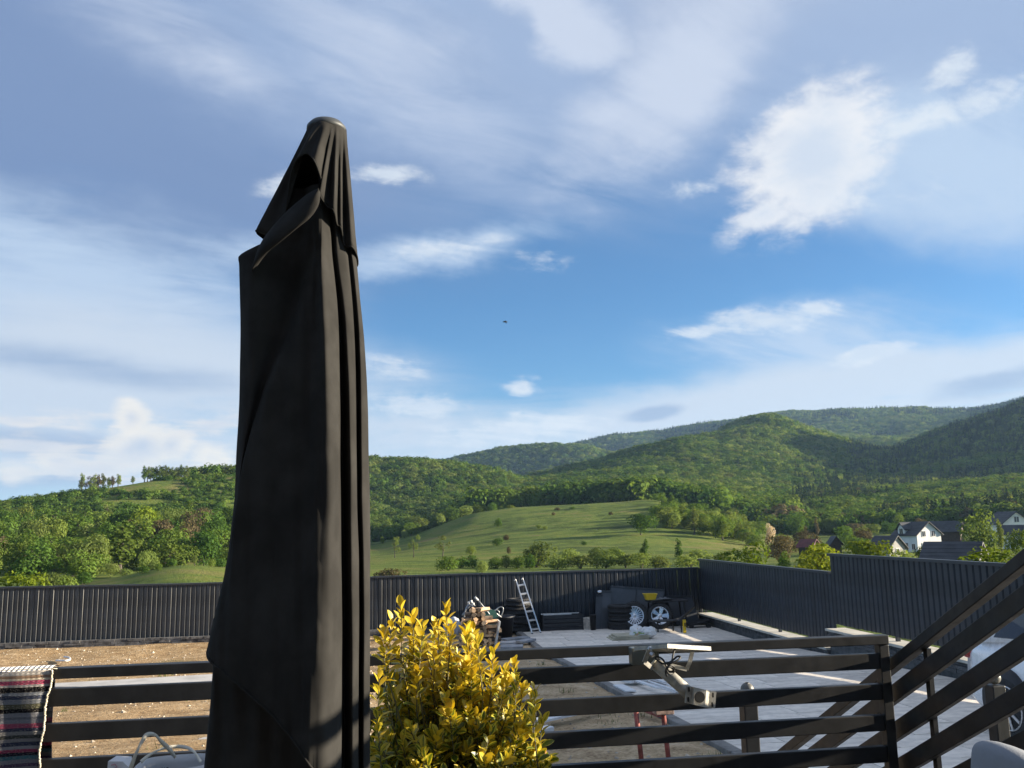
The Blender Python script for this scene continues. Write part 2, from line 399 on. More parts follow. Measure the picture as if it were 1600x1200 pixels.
def fbm(x, y, seed=0, oct=4):
    s = 0; a = 1; n = 0
    for o in range(oct): s = s + a * (_vnoise(x * 2**o, y * 2**o, seed + o) - .5); n += a; a *= .5
    return s / n
_AA, _RR2 = np.meshgrid(np.radians(FULL_AZ), RAD)
GX = _RR2 * np.sin(_AA); GY = _RR2 * np.cos(_AA)
_far = np.clip((_RR2 - 420) / 500, 0, 1)
ZG = ZG + fbm(GX / 120, GY / 120, 3) * (_far * 26) + fbm(GX / 30, GY / 30, 9) * np.clip((_RR2 - 110) / 120, 0, 1) * 1.3
def ground_z(x, y):
    r = np.hypot(x, y); a = np.degrees(np.arctan2(x, y))
    i = np.clip(np.searchsorted(RAD, r) - 1, 0, len(RAD) - 2); j = np.clip(np.searchsorted(FULL_AZ, a) - 1, 0, len(FULL_AZ) - 2)
    t = (r - RAD[i]) / (RAD[i + 1] - RAD[i]); u = (a - FULL_AZ[j]) / (FULL_AZ[j + 1] - FULL_AZ[j])
    return (ZG[i, j] * (1 - t) + ZG[i + 1, j] * t) * (1 - u) + (ZG[i, j + 1] * (1 - t) + ZG[i + 1, j + 1] * t) * u
def px_of(x, y, z):
    P = np.stack([x, y, z], -1); d = P @ np.array(_F)
    return 800 + F_PX * (P @ np.array(_R)) / d, 600 - F_PX * (P @ np.array(_U)) / d
def on_ground(px, r):
    """point of the terrain at a distance in the direction of a photo column"""
    d = ray(px, 830); k = r / math.hypot(d.x, d.y); x, y = d.x * k, d.y * k
    return Vector((x, y, float(ground_z(np.array(x), np.array(y)))))
def build_terrain():
    nr, na = ZG.shape
    V = np.stack([GX, GY, ZG], -1).reshape(-1, 3)
    i, j = np.meshgrid(np.arange(nr - 1), np.arange(na - 1), indexing='ij')
    a = (i * na + j).ravel(); F = np.stack([a, a + 1, a + na + 1, a + na], -1)[:, ::-1]
    me = bpy.data.meshes.new('terrain'); me.from_pydata(V.tolist(), [], F.tolist())
    me.polygons.foreach_set('use_smooth', [True] * len(F))
    m = bpy.data.materials.new('meadow'); m.use_nodes = True; t = NT(m.node_tree); p = t.n['Principled BSDF']
    g = t.new('ShaderNodeNewGeometry'); P = E_(t, g.outputs['Position'])
    n1 = t.noise(P, .014, 6, .65, .8); n2 = t.noise(t.vmul(P, (.05, .16, .2)), 1.0, 7, .66, .4); n3 = t.noise(P, .6, 5, .72); n4 = t.noise(P, .09, 6, .68, .6)
    c = t.ramp(n1 * .35 + n2 * .30 + n4 * .25 + n3 * .10, [(.43, (.050, .072, .016)), (.47, (.084, .120, .023)), (.50, (.112, .155, .028)), (.53, (.138, .165, .033)), (.58, (.180, .165, .055))])
    c = t.mix(t.smooth(n2 * .6 + n4 * .4, .56, .66) * .65, c, (.135, .118, .055))
    c = t.mix(t.smooth(n4, .38, .28) * .7, c, (.045, .062, .016))
    t.put(p.inputs['Base Color'], c); p.inputs['Roughness'].default_value = .95; p.inputs['Specular IOR Level'].default_value = .1
    t.put(p.inputs['Normal'], t.bump(n3 + n4 * 1.5 + t.noise(P, 3.0, 3, .7) * .6, 1.0, .7))
    me.materials.append(m); o = obj('terrain', me); tag(o, kind='structure')
build_terrain()

# ---------------------------------------------------------------- trees
def leaf_cloud(blobs, n, size, seed, flat=.42, inner=.6):
    """leaf-clump faces spread through lumpy blobs (x, y, z, rx, ry, rz); returns a MB"""
    g = np.random.default_rng(seed); mb = MB(); vol = np.array([b[3] * b[4] * b[5] for b in blobs]) ** .8; vol /= vol.sum()
    V = []; F = []
    for q in range(n):
        b = blobs[g.choice(len(blobs), p=vol)]
        d = g.normal(size=3); d /= np.linalg.norm(d)
        if d[2] < -.8: d[2] *= -1
        rad = inner + (1 - inner) * g.random() ** .5
        rad *= 1 + .12 * math.sin(5 * d[0] + 3 * d[1] + seed) * math.cos(4 * d[2] + 2 * d[0])
        c = np.array(b[:3]) + d * np.array(b[3:6]) * rad
        nrm = d * .9 + g.normal(size=3) * flat; nrm[2] += .25; nrm /= np.linalg.norm(nrm)
        a = np.cross(nrm, g.normal(size=3)); a /= np.linalg.norm(a); e = np.cross(nrm, a)
        s1 = size * (.6 + .8 * g.random()); s2 = s1 * (.55 + .4 * g.random()); o = len(V)
        V += [c - a * s1, c - e * s2 * .8 + nrm * s1 * .15, c + a * s1, c + e * s2]
        F.append((o, o + 1, o + 2, o + 3))
    mb.add(V, F); return mb
def crown_blobs(kind, seed, h, w):
    g = random.Random(seed); B = []
    if kind == 'round':
        for k in range(9):
            a = g.uniform(0, 6.28); rr = g.uniform(.1, .52) * w; z = g.uniform(.15, .80) * h
            s = g.uniform(.24, .36) * w * (1.15 - abs(z / h - .55)); B.append((math.cos(a) * rr, math.sin(a) * rr, z, s, s, s * .85))
        B.append((0, 0, h * .52, w * .38, w * .38, h * .38))
    elif kind == 'tall':
        for k in range(9):
            z = h * (.25 + .68 * k / 8); s = w * .34 * (1 - abs(k / 8 - .4) * .9) * g.uniform(.8, 1.2)
            a = g.uniform(0, 6.28); B.append((math.cos(a) * w * .12, math.sin(a) * w * .12, z, s, s, h * .1))
    elif kind == 'conifer':
        for k in range(10):
            f = k / 9; s = w * .5 * (1 - f) ** .85 + .12; B.append((g.uniform(-.1, .1), g.uniform(-.1, .1), h * (.12 + .86 * f), s, s, h * .055))
    elif kind == 'shrub':
        for k in range(7):
            a = g.uniform(0, 6.28); rr = g.uniform(0, .6) * w * .5; s = g.uniform(.22, .36) * w
            B.append((math.cos(a) * rr, math.sin(a) * rr, h * g.uniform(.24, .60), s, s, h * .36))
    elif kind == 'sparse':
        for k in range(12):
            a = g.uniform(0, 6.28); rr = g.uniform(.1, .42) * w; z = g.uniform(.35, .92) * h
            s = g.uniform(.10, .19) * w; B.append((math.cos(a) * rr, math.sin(a) * rr, z, s, s, s * 1.2))
    return B
def trunk_mb(kind, seed, h, w):
    g = random.Random(seed + 99); mb = MB(); r = .018 * h + .05
    if kind == 'shrub':
        for k in range(5):
            a = g.uniform(0, 6.28); mb.tube([(0, 0, -.3), (math.cos(a) * w * .1, math.sin(a) * w * .1, h * .3), (math.cos(a) * w * .25, math.sin(a) * w * .25, h * .6)], [r * .6, r * .45, r * .15], 5)
        return mb
    top = h * (.93 if kind in ('conifer', 'tall') else .72); pts = [Vector((0, 0, -.6))]; N = 5
    for k in range(1, N + 1): pts.append(Vector((g.uniform(-.02, .02) * h, g.uniform(-.02, .02) * h, top * k / N)))
    mb.tube(pts, [r * 1.25] + [r * (1 - .17 * k) for k in range(1, N + 1)], 7)
    for k in range(0 if kind == 'conifer' else 9):
        z = top * g.uniform(.35, .9); a = g.uniform(0, 6.28); L = w * g.uniform(.22, .42) * (.6 if kind == 'tall' else 1)
        p0 = Vector((0, 0, z)); p1 = p0 + Vector((math.cos(a) * L * .5, math.sin(a) * L * .5, L * .35)); p2 = p0 + Vector((math.cos(a) * L, math.sin(a) * L, L * .8))
        mb.tube([p0, p1, p2], [r * .4, r * .28, r * .08], 5)
    return mb
BARK = mat('bark', (.075, .06, .045), .9, var=.3, scale=2.0)
LEAF = {
 'round': foliage_mat('broad_leaves', [(.24, (.050, .100, .022)), (.42, (.078, .138, .028)), (.56, (.110, .170, .032)), (.76, (.150, .190, .044))], trans=.38, rnd=.22),
 'bright': foliage_mat('fresh_leaves', [(.2, (.075, .12, .014)), (.5, (.115, .16, .018)), (.8, (.16, .18, .022))], trans=.35),
 'willow': foliage_mat('willow_leaves', [(.2, (.11, .155, .045)), (.5, (.15, .195, .055)), (.8, (.19, .22, .075))], trans=.45),
 'conifer': foliage_mat('needles', [(.2, (.024, .046, .020)), (.5, (.038, .064, .025)), (.8, (.07, .080, .034))], trans=.08),
 'brown': foliage_mat('budding_twigs', [(.2, (.075, .062, .034)), (.5, (.10, .082, .042)), (.8, (.12, .10, .055))], trans=.2),
 'blossom': foliage_mat('blossom', [(.2, (.34, .28, .22)), (.5, (.45, .36, .29)), (.8, (.5, .42, .35))], trans=.3),
}
PROTO = {}
def proto(kind, var, leaf):
    """crown and trunk meshes, about 10 m tall, shared by all trees of that look"""
    key = (kind, var, leaf)
    if key in PROTO: return PROTO[key]
    h, w = {'round': (10, 9), 'tall': (12, 5), 'conifer': (13, 5), 'shrub': (3.2, 4.2), 'sparse': (10, 6)}[kind]
    n, sz = {'round': (1900, .33), 'tall': (1100, .27), 'conifer': (1300, .26), 'shrub': (900, .16), 'sparse': (750, .2)}[kind]
    sd = {'round': 1, 'tall': 2, 'conifer': 3, 'shrub': 4, 'sparse': 5}[kind] * 100 + var
    crown = leaf_cloud(crown_blobs(kind, sd, h, w), n, sz, sd).mesh('crown_%s_%d' % (kind, var), LEAF[leaf])
    trunk = trunk_mb(kind, sd, h, w).mesh('trunk_%s_%d' % (kind, var), BARK)
    PROTO[key] = (crown, trunk, h); return PROTO[key]
def tree(name, label, px, r, height, kind='round', leaf=None, var=0, group=None, wide=1.0, cat='tree', sink=0.0):
    leaf = leaf or {'conifer': 'conifer'}.get(kind, 'round')
    crown, trunk, h = proto(kind, var, leaf); p = on_ground(px, r)
    o = thing(name, label, cat, (p.x, p.y, p.z - sink), group, rz=random.uniform(0, 6.28))
    s = height / h; o.scale = (s * wide, s * wide, s)
    for nm, me in (('trunk', trunk), ('crown', crown)):
        c = bpy.data.objects.new(nm, me); COL.objects.link(c); c.parent = o
    return o

# ---------------------------------------------------------------- single trees one can pick out
def tpx(name, label, px, ytop, r, wpx, kind='round', leaf=None, var=0, group=None, cat='tree', sink=0.0):
    """a tree by its column, the height of its top in the photo, its distance and its width"""
    p = on_ground(px, r); d = ray(px, ytop); top = d.z / math.hypot(d.x, d.y) * r
    H = max(1.2, top - p.z + sink); base_w = {'round': 9, 'tall': 5, 'conifer': 5, 'shrub': 4.2, 'sparse': 6}[kind]; base_h = {'round': 10, 'tall': 12, 'conifer': 13, 'shrub': 3.2, 'sparse': 10}[kind]
    wide = (wpx * r / F_PX / base_w) / (H / base_h)
    return tree(name, label, px, r, H, kind, leaf, var, group, min(max(wide, .45), 1.9), cat, sink)
# near the fences
tpx('young_tree', 'small yellow-green tree just behind the far left end of the picket fence', 40, 884, 62, 58, 'round', 'bright', 0)
tpx('leafy_shrub', 'low pale shrub left of the yellow-green tree behind the fence', 4, 902, 62, 40, 'shrub', 'willow', 0, cat='shrub')
tpx('leafy_shrub', 'dark leafy bush just over the fence, left of the aluminium ladder', 700, 868, 150, 46, 'shrub', 'round', 1, cat='shrub')
tpx('leafy_shrub', 'low mottled shrub over the fence right beside the parasol', 605, 886, 120, 58, 'shrub', 'brown', 0, cat='shrub')
tpx('leafy_shrub', 'small bright bush over the fence above the wheelbarrow', 752, 875, 140, 24, 'shrub', 'willow', 1, cat='shrub')
tpx('broad_tree', 'bright round tree behind the fence just right of the fence corner', 1168, 848, 96, 62, 'round', 'bright', 1)
tpx('broad_tree', 'bright tree rising left of the step in the tall fence', 1278, 838, 92, 74, 'round', 'bright', 2)
tpx('broad_tree', 'bright round tree in front of the grey cottage', 1350, 836, 104, 54, 'round', 'bright', 3)
tpx('broad_tree', 'lime-green tree in front of the near dark roof, above the tall fence', 1537, 847, 70, 86, 'round', 'bright', 0)
tpx('broad_tree', 'tall full tree left of the white gabled house at the right edge', 1530, 796, 175, 44, 'round', 'willow', 1)
tpx('leafy_shrub', 'bright bush at the corner of the white house with the dormer', 1443, 847, 130, 40, 'shrub', 'bright', 0, cat='shrub')
tpx('leafy_shrub', 'low bush in front of the white house with the dormer', 1405, 858, 120, 44, 'shrub', 'willow', 1, cat='shrub')
tpx('young_tree', 'slender tree beside the white gabled house at the right edge', 1562, 812, 150, 14, 'tall', 'willow', 0)
tpx('young_tree', 'small round tree by the right edge above the handrail', 1588, 820, 130, 26, 'round', 'round', 2)
tpx('leafy_shrub', 'dark bush between the two bright trees behind the tall fence', 1222, 862, 90, 22, 'round', 'round', 1, cat='shrub')
tpx('leafy_shrub', 'yellowish bush just over the tall fence left of its step', 1245, 880, 85, 50, 'shrub', 'bright', 1, cat='shrub')
tpx('budding_tree', 'brownish budding tree left of the maroon roofed hut', 1218, 832, 165, 40, 'round', 'brown', 0)
tpx('blossom_tree', 'small blossoming tree at the wood edge right of the meadow', 1203, 818, 285, 12, 'round', 'blossom', 1)
# meadow
tpx('meadow_tree', 'dark round tree alone on the right of the meadow', 1001, 799, 262, 36, 'round', 'round', 3)
tpx('meadow_tree', 'thin tree nearest the parasol on the lower meadow', 617, 838, 225, 20, 'sparse', 'willow', 0)
tpx('meadow_tree', 'sparse many-stemmed tree, second from the parasol on the lower meadow', 646, 836, 222, 20, 'sparse', 'willow', 1)
tpx('meadow_tree', 'pale airy tree, third from the parasol on the lower meadow', 692, 836, 210, 26, 'sparse', 'willow', 2)
tpx('meadow_bush', 'round bush in the middle of the meadow', 779, 808, 310, 14, 'shrub', 'round', 0, cat='bush')
tpx('meadow_bush', 'small upright bush right of the middle of the meadow', 851, 822, 285, 12, 'shrub', 'willow', 1, cat='bush')
for k, (px, yt, r, w) in enumerate([(776, 839, 245, 20), (794, 853, 215, 9), (735, 851, 220, 20), (866, 807, 330, 9), (895, 800, 345, 14), (872, 800, 345, 12), (843, 826, 290, 12), (790, 835, 262, 14), (912, 845, 235, 12), (955, 814, 320, 10)]):
    tpx('meadow_bush', 'low dark scrub bush scattered on the open meadow', px, yt, r, w, 'shrub', 'brown' if k % 2 else 'round', k % 2, 'scrub bushes on the meadow', 'bush')
for k, (px, yt, r, w, lf) in enumerate([(838, 842, 165, 44, 'willow'), (868, 866, 150, 40, 'willow'), (888, 852, 172, 34, 'willow'), (905, 866, 150, 36, 'willow'), (930, 852, 168, 30, 'willow'), (945, 858, 150, 40, 'willow'), (975, 862, 150, 36, 'willow'),
                                        (1000, 862, 145, 30, 'willow'), (1028, 866, 140, 34, 'willow'), (1092, 858, 150, 46, 'willow'), (1128, 860, 150, 50, 'willow'), (1075, 866, 135, 36, 'willow'), (962, 852, 175, 26, 'round')]):
    tpx('willow_bush', 'pale willow in the row along the foot of the meadow behind the fence', px, yt, r, w * 1.25, 'shrub', lf, k % 4, 'willows along the foot of the meadow')
for k, (px, yt, r, w) in enumerate([(722, 868, 165, 30), (738, 866, 165, 26), (772, 868, 160, 28), (790, 866, 165, 26), (808, 866, 160, 30), (826, 864, 158, 26)]):
    tpx('hedge_bush', 'dark green bush in the low hedge left of the pale willows', px, yt, r, w, 'shrub', 'round', k % 2, 'hedge bushes below the meadow', 'bush')
tpx('field_tree', 'narrow dark tree standing among the willows, left one of two', 1006, 843, 178, 18, 'tall', 'round', 1)
tpx('field_tree', 'narrow dark tree standing among the willows, right one of two', 1058, 842, 165, 18, 'tall', 'round', 2)
for k, (px, yt, r, w) in enumerate([(642, 814, 372, 22), (655, 806, 378, 26), (690, 800, 392, 16), (705, 790, 396, 20), (730, 788, 400, 30), (748, 788, 402, 22), (770, 783, 402, 18), (784, 790, 398, 10), (800, 788, 398, 14), (618, 824, 372, 12), (632, 826, 366, 12), (598, 838, 360, 10)]):
    tpx('edge_bush', 'bush at the upper left edge of the meadow against the dark wood', px, yt, r, w, 'round' if w > 18 else 'shrub', ('round', 'willow', 'bright')[k % 3] if k != 2 else 'willow', k % 2, 'bushes along the meadow edge', 'bush')
g_ = random.Random(21)
for k in range(84):
    px = g_.uniform(1028, 1180); f = (px - 1028) / 144; r = g_.uniform(285, 372) - 30 * f
    yt = 772 + 32 * f * f + (372 - r) * .22 + g_.uniform(-6, 8)
    tpx('copse_tree', 'leafy tree in the copse on the right shoulder of the meadow', px, yt, r, g_.uniform(19, 29), g_.choice(['round', 'round', 'round', 'tall']), g_.choice(['round', 'round', 'round', 'round', 'willow']), k % 4, 'trees of the meadow copse')
# left belt
tpx('broad_tree', 'large pale yellow-green tree highest in the left belt of trees', 226, 781, 255, 50, 'round', 'bright', 2)
tpx('broad_tree', 'broad olive tree behind the grassy knoll beside the parasol', 268, 843, 168, 56, 'round', 'round', 1)
tpx('young_tree', 'slender pale birch on the grassy knoll beside the parasol', 306, 868, 138, 14, 'tall', 'willow', 1)
tpx('young_tree', 'small upright tree at the left end of the grassy knoll', 176, 877, 150, 18, 'round', 'willow', 3)
tpx('broad_tree', 'tall light tree left of the grassy knoll', 150, 828, 185, 42, 'round', 'willow', 0)
tpx('young_tree', 'pale airy tree behind the grassy knoll', 234, 853, 165, 22, 'round', 'willow', 2)
for k, (px, yt, r, w) in enumerate([(226, 893, 135, 18), (240, 884, 140, 20), (250, 895, 132, 12), (272, 884, 140, 20), (200, 890, 150, 24), (332, 888, 140, 14), (345, 870, 150, 26), (85, 893, 130, 40), (110, 896, 130, 36), (135, 893, 140, 30)]):
    tpx('meadow_bush', 'small bush on or beside the grassy knoll left of the parasol', px, yt, r, w, 'shrub', 'willow' if k % 3 == 1 else 'round', k % 2, 'bushes on the grassy knoll', 'bush')
g_ = random.Random(5)
rows = [(178, 850, 11), (200, 838, 15), (225, 826, 17), (255, 812, 17), (285, 802, 16), (315, 796, 16)]
for r0, y0, n in rows:
    for k in range(n):
        px = -25 + 410 * (k + g_.uniform(.1, .9)) / n; r = r0 + g_.uniform(-12, 12)
        yt = y0 - 10 * (px > 180) + g_.uniform(-12, 12)
        if r0 < 190 and 150 < px < 340: continue
        tpx('belt_tree', 'leafy tree in the dense belt below the left hill', px, yt, r, g_.uniform(34, 52) * 200 / r, g_.choice(['round', 'round', 'round', 'round', 'tall']), g_.choice(['round', 'round', 'round', 'round', 'willow', 'round', 'brown']), g_.randrange(4), 'trees of the left belt')
for k, px in enumerate([124, 130, 138, 144, 150, 157, 166, 172, 181, 204]):
    tpx('ridge_tree', 'tall thin tree in the left gappy row on the hill crest', px, (740, 744, 746, 741, 742, 740, 746, 744, 741, 744)[k], 462, 12 if k != 1 else 18, 'tall' if k != 1 else 'sparse', 'brown' if k % 3 == 1 else 'willow', k % 3, 'gappy row of trees on the left crest')
for k in range(15):
    tpx('ridge_tree', 'tall thin tree in the close row on the hill crest nearer the parasol', 222 + 4.8 * k, 727 + g_.uniform(-1, 4), 465, 13, 'tall', 'willow' if k % 3 else 'round', k % 3, 'close row of trees on the left crest')
# trees round the village
g_ = random.Random(77)
for k in range(58):
    px = g_.uniform(1185, 1640); r = g_.uniform(205, 400)
    if 1395 < px < 1500 and r < 262 or (px > 1500 and r < 250): r = g_.uniform(275, 400)
    base = 845 - (r - 205) * .17; yt = base - 4 + g_.uniform(-12, 8)
    kind = g_.choice(['round', 'round', 'round', 'tall', 'conifer']) if px > 1250 else 'round'
    tpx('village_tree', 'needle tree among the houses below the wooded hill' if kind == 'conifer' else 'leafy tree among the houses below the wooded hill', px, yt - (6 if kind == 'conifer' else 0), r, g_.uniform(20, 34) * (250 / r) * (.6 if kind != 'round' else 1), kind,
        None if kind == 'conifer' else g_.choice(['round', 'round', 'willow', 'brown']), g_.randrange(3), 'needle trees around the village' if kind == 'conifer' else 'leafy trees around the village')

ORD = ['first', 'second', 'third', 'fourth', 'fifth', 'sixth', 'seventh', 'eighth', 'ninth', 'tenth', 'eleventh', 'twelfth', 'thirteenth', 'fourteenth', 'fifteenth']
def number_row(group, text):
    """things standing in a row get their place in it, counted from the left of the photo"""
    L = [o for o in COL.objects if o.get('group') == group and o.parent is None]
    L.sort(key=lambda o: math.atan2(o.location.x, o.location.y))
    for k, o in enumerate(L): o['label'] = text % (ORD[k] if k < len(ORD) else str(k + 1) + 'th')
number_row('scrub bushes on the meadow', 'low dark scrub bush on the open meadow, %s from the left')
number_row('willows along the foot of the meadow', 'pale willow at the foot of the meadow, %s from the left of the row')
number_row('hedge bushes below the meadow', 'dark bush in the hedge left of the willows, %s from the left')
number_row('bushes along the meadow edge', 'bush at the upper left meadow edge before the dark wood, %s from the left')
number_row('bushes on the grassy knoll', 'small bush on or beside the grassy knoll, %s from the left')
number_row('gappy row of trees on the left crest', 'tall thin tree in the gappy left row on the hill crest, %s from the left')
number_row('close row of trees on the left crest', 'tall thin tree in the close crest row near the parasol, %s from the left')
number_row('needle trees around the village', 'needle tree among the village houses, %s from the left')

# ---------------------------------------------------------------- the woods
def scatter_woods():
    pts = {}
    run = np.maximum.accumulate((ZG + 0.0) / RAD[:, None], axis=0)
    g = np.random.default_rng(3)
    for r0, r1, st in ((300, 620, 4.3), (620, 1000, 4.9), (1000, 1600, 6.0), (1600, 2750, 8.0)):
        xs = np.arange(-r1 * .62, r1 * .78, st); ys = np.arange(r0 * .6, r1, st)
        X, Y = np.meshgrid(xs, ys); X = X.ravel() + g.uniform(-.48, .48, X.size) * st; Y = Y.ravel() + g.uniform(-.48, .48, Y.size) * st
        rr = np.hypot(X, Y); a = np.degrees(np.arctan2(X, Y)); ok = (rr >= r0) & (rr < r1) & (a > -29) & (a < 44)
        X, Y, rr, a = X[ok], Y[ok], rr[ok], a[ok]; Z = ground_z(X, Y)
        i = np.clip(np.searchsorted(RAD, rr) - 3, 0, len(RAD) - 1); j = np.clip(np.searchsorted(FULL_AZ, a), 0, len(FULL_AZ) - 1)
        vis = (Z + 26) / rr > run[i, j] - .004                      # leave out what the ridges hide
        px, py = px_of(X, Y, Z)
        left = px < 500; n1 = fbm(X / 45, Y / 45, 31); n2 = fbm(X / 90, Y / 90, 41)
        keep = np.ones(len(X), bool)
        keep &= ~((px > 480) & (px < 1200) & (rr < 412))             # the meadow
        keep &= ~((px >= 1200) & (rr < 372 + 30 * n1))               # the village
        keep &= ~(left & (rr < 325))
        bare = left & (rr < 470) & (((px > 150) & (px < 285) & (py > 751) & (py < 766)) | ((px > 150) & (px < 262) & (py > 780) & (py < 789)))
        keep &= ~bare
        young = left & (rr < 478)
        keep &= ~((px < 300) & (rr > 470) & (rr < 680))
        keep &= ~(young & (n1 < -.34))
        keep &= vis
        X, Y, Z, rr, px, n1, n2, young = (q[keep] for q in (X, Y, Z, rr, px, n1, n2, young))
        rnd = g.random(len(X)); kind = np.where(rnd < .82, 0, 1)
        con = (px > 1240) & (rr > 380) & (rr < 900) & (n2 + .02 > -.05) | (rr > 2050) & (n2 > .05) | (px > 1320) & (rr > 800) & (rr < 1600) & (n2 > -.12)  # conifers thickened on the right-hand hill to deepen its shaded tone
        kind = np.where(con & (rnd < .72), 2, kind)
        kind = np.where((px > 1190) & (rr < 620) & (rnd > .9), 4, kind)
        kind = np.where(young, 3, kind)
        base = np.array([.82, .80, .82, .95, .75])[kind]
        sc = base * (.75 + .5 * g.random(len(X))) * np.where(rr > 1600, 1.45, np.where(rr > 1000, 1.2, 1.0))
        edge = ((px > 730) & (px < 1240) & (rr > 412) & (rr < 475)); sc = np.where(edge & (kind != 1), sc * 1.6, sc)
        sc = np.where(young, .75 + .6 * g.random(len(X)), sc)
        var = g.integers(0, 4, len(X))
        for kk in range(5):
            for vv in range(4):
                q = (kind == kk) & (var == vv)
                v2 = vv % {0: 4, 1: 2, 2: 2, 3: 2, 4: 1}[kk]
                pts.setdefault((kk, v2), []).append(np.stack([X[q], Y[q], Z[q] - .4, sc[q]], -1))
    return {k: np.concatenate(v) for k, v in pts.items()}
WOODS = scatter_woods()
SRC = bpy.data.collections.new('tree_shapes')          # not linked: only lends its meshes to the woods
def woods_object(name, label, cat, me, P):
    m = bpy.data.meshes.new(name); m.from_pydata(P[:, :3].tolist(), [], [])
    at = m.attributes.new('size', 'FLOAT', 'POINT'); at.data.foreach_set('value', P[:, 3].astype(np.float32))
    o = obj(name, m); tag(o, label, cat, kind='stuff')
    src = bpy.data.objects.new(name + '_shape', me); SRC.objects.link(src)
    ng = bpy.data.node_groups.new(name, 'GeometryNodeTree')
    ng.interface.new_socket('Geometry', in_out='INPUT', socket_type='NodeSocketGeometry'); ng.interface.new_socket('Geometry', in_out='OUTPUT', socket_type='NodeSocketGeometry')
    N = ng.nodes; L = ng.links
    gi = N.new('NodeGroupInput'); go = N.new('NodeGroupOutput'); ip = N.new('GeometryNodeInstanceOnPoints'); oi = N.new('GeometryNodeObjectInfo'); oi.inputs['Object'].default_value = src; oi.inputs['As Instance'].default_value = True
    na = N.new('GeometryNodeInputNamedAttribute'); na.data_type = 'FLOAT'; na.inputs['Name'].default_value = 'size'
    rv = N.new('FunctionNodeRandomValue'); rv.data_type = 'FLOAT'; rv.inputs[2].default_value = 0; rv.inputs[3].default_value = 6.283
    cx = N.new('ShaderNodeCombineXYZ'); L.new(rv.outputs[1], cx.inputs[2])
    L.new(gi.outputs[0], ip.inputs['Points']); L.new(oi.outputs['Geometry'], ip.inputs['Instance']); L.new(cx.outputs[0], ip.inputs['Rotation']); L.new(na.outputs[0], ip.inputs['Scale'])
    L.new(ip.outputs[0], go.inputs[0])
    md = o.modifiers.new('scatter', 'NODES'); md.node_group = ng
    return o
_names = {0: ('broadleaf_wood', 'broadleaf wood covering the hills behind the meadow', 'round', 'round'), 1: ('light_wood', 'lighter leafy trees mixed through the wooded hills', 'round', 'willow'),
          2: ('conifer_wood', 'dark conifer wood on the right-hand slopes', 'conifer', 'conifer'), 3: ('young_wood', 'young scrubby wood on the flank of the left hill', 'shrub', 'round'),
          4: ('budding_wood', 'brownish budding trees mixed into the wood above the village', 'round', 'brown')}
for (kk, vv), P in WOODS.items():
    nm, lb, kind, leaf = _names[kk]
    h, w = {'round': (10, 9), 'conifer': (13, 5), 'shrub': (3.2, 4.2)}[kind]
    n, sz = {'round': (560, .58), 'conifer': (420, .42), 'shrub': (260, .3)}[kind]
    sd = 700 + kk * 10 + vv
    me = leaf_cloud([(x, y, z * .92 - .6, a, b, c) for x, y, z, a, b, c in crown_blobs(kind, sd, h, w)], n, sz, sd, .20, .7).mesh(nm + '_crown', LEAF[leaf])
    woods_object(nm, lb, 'woods', me, P)

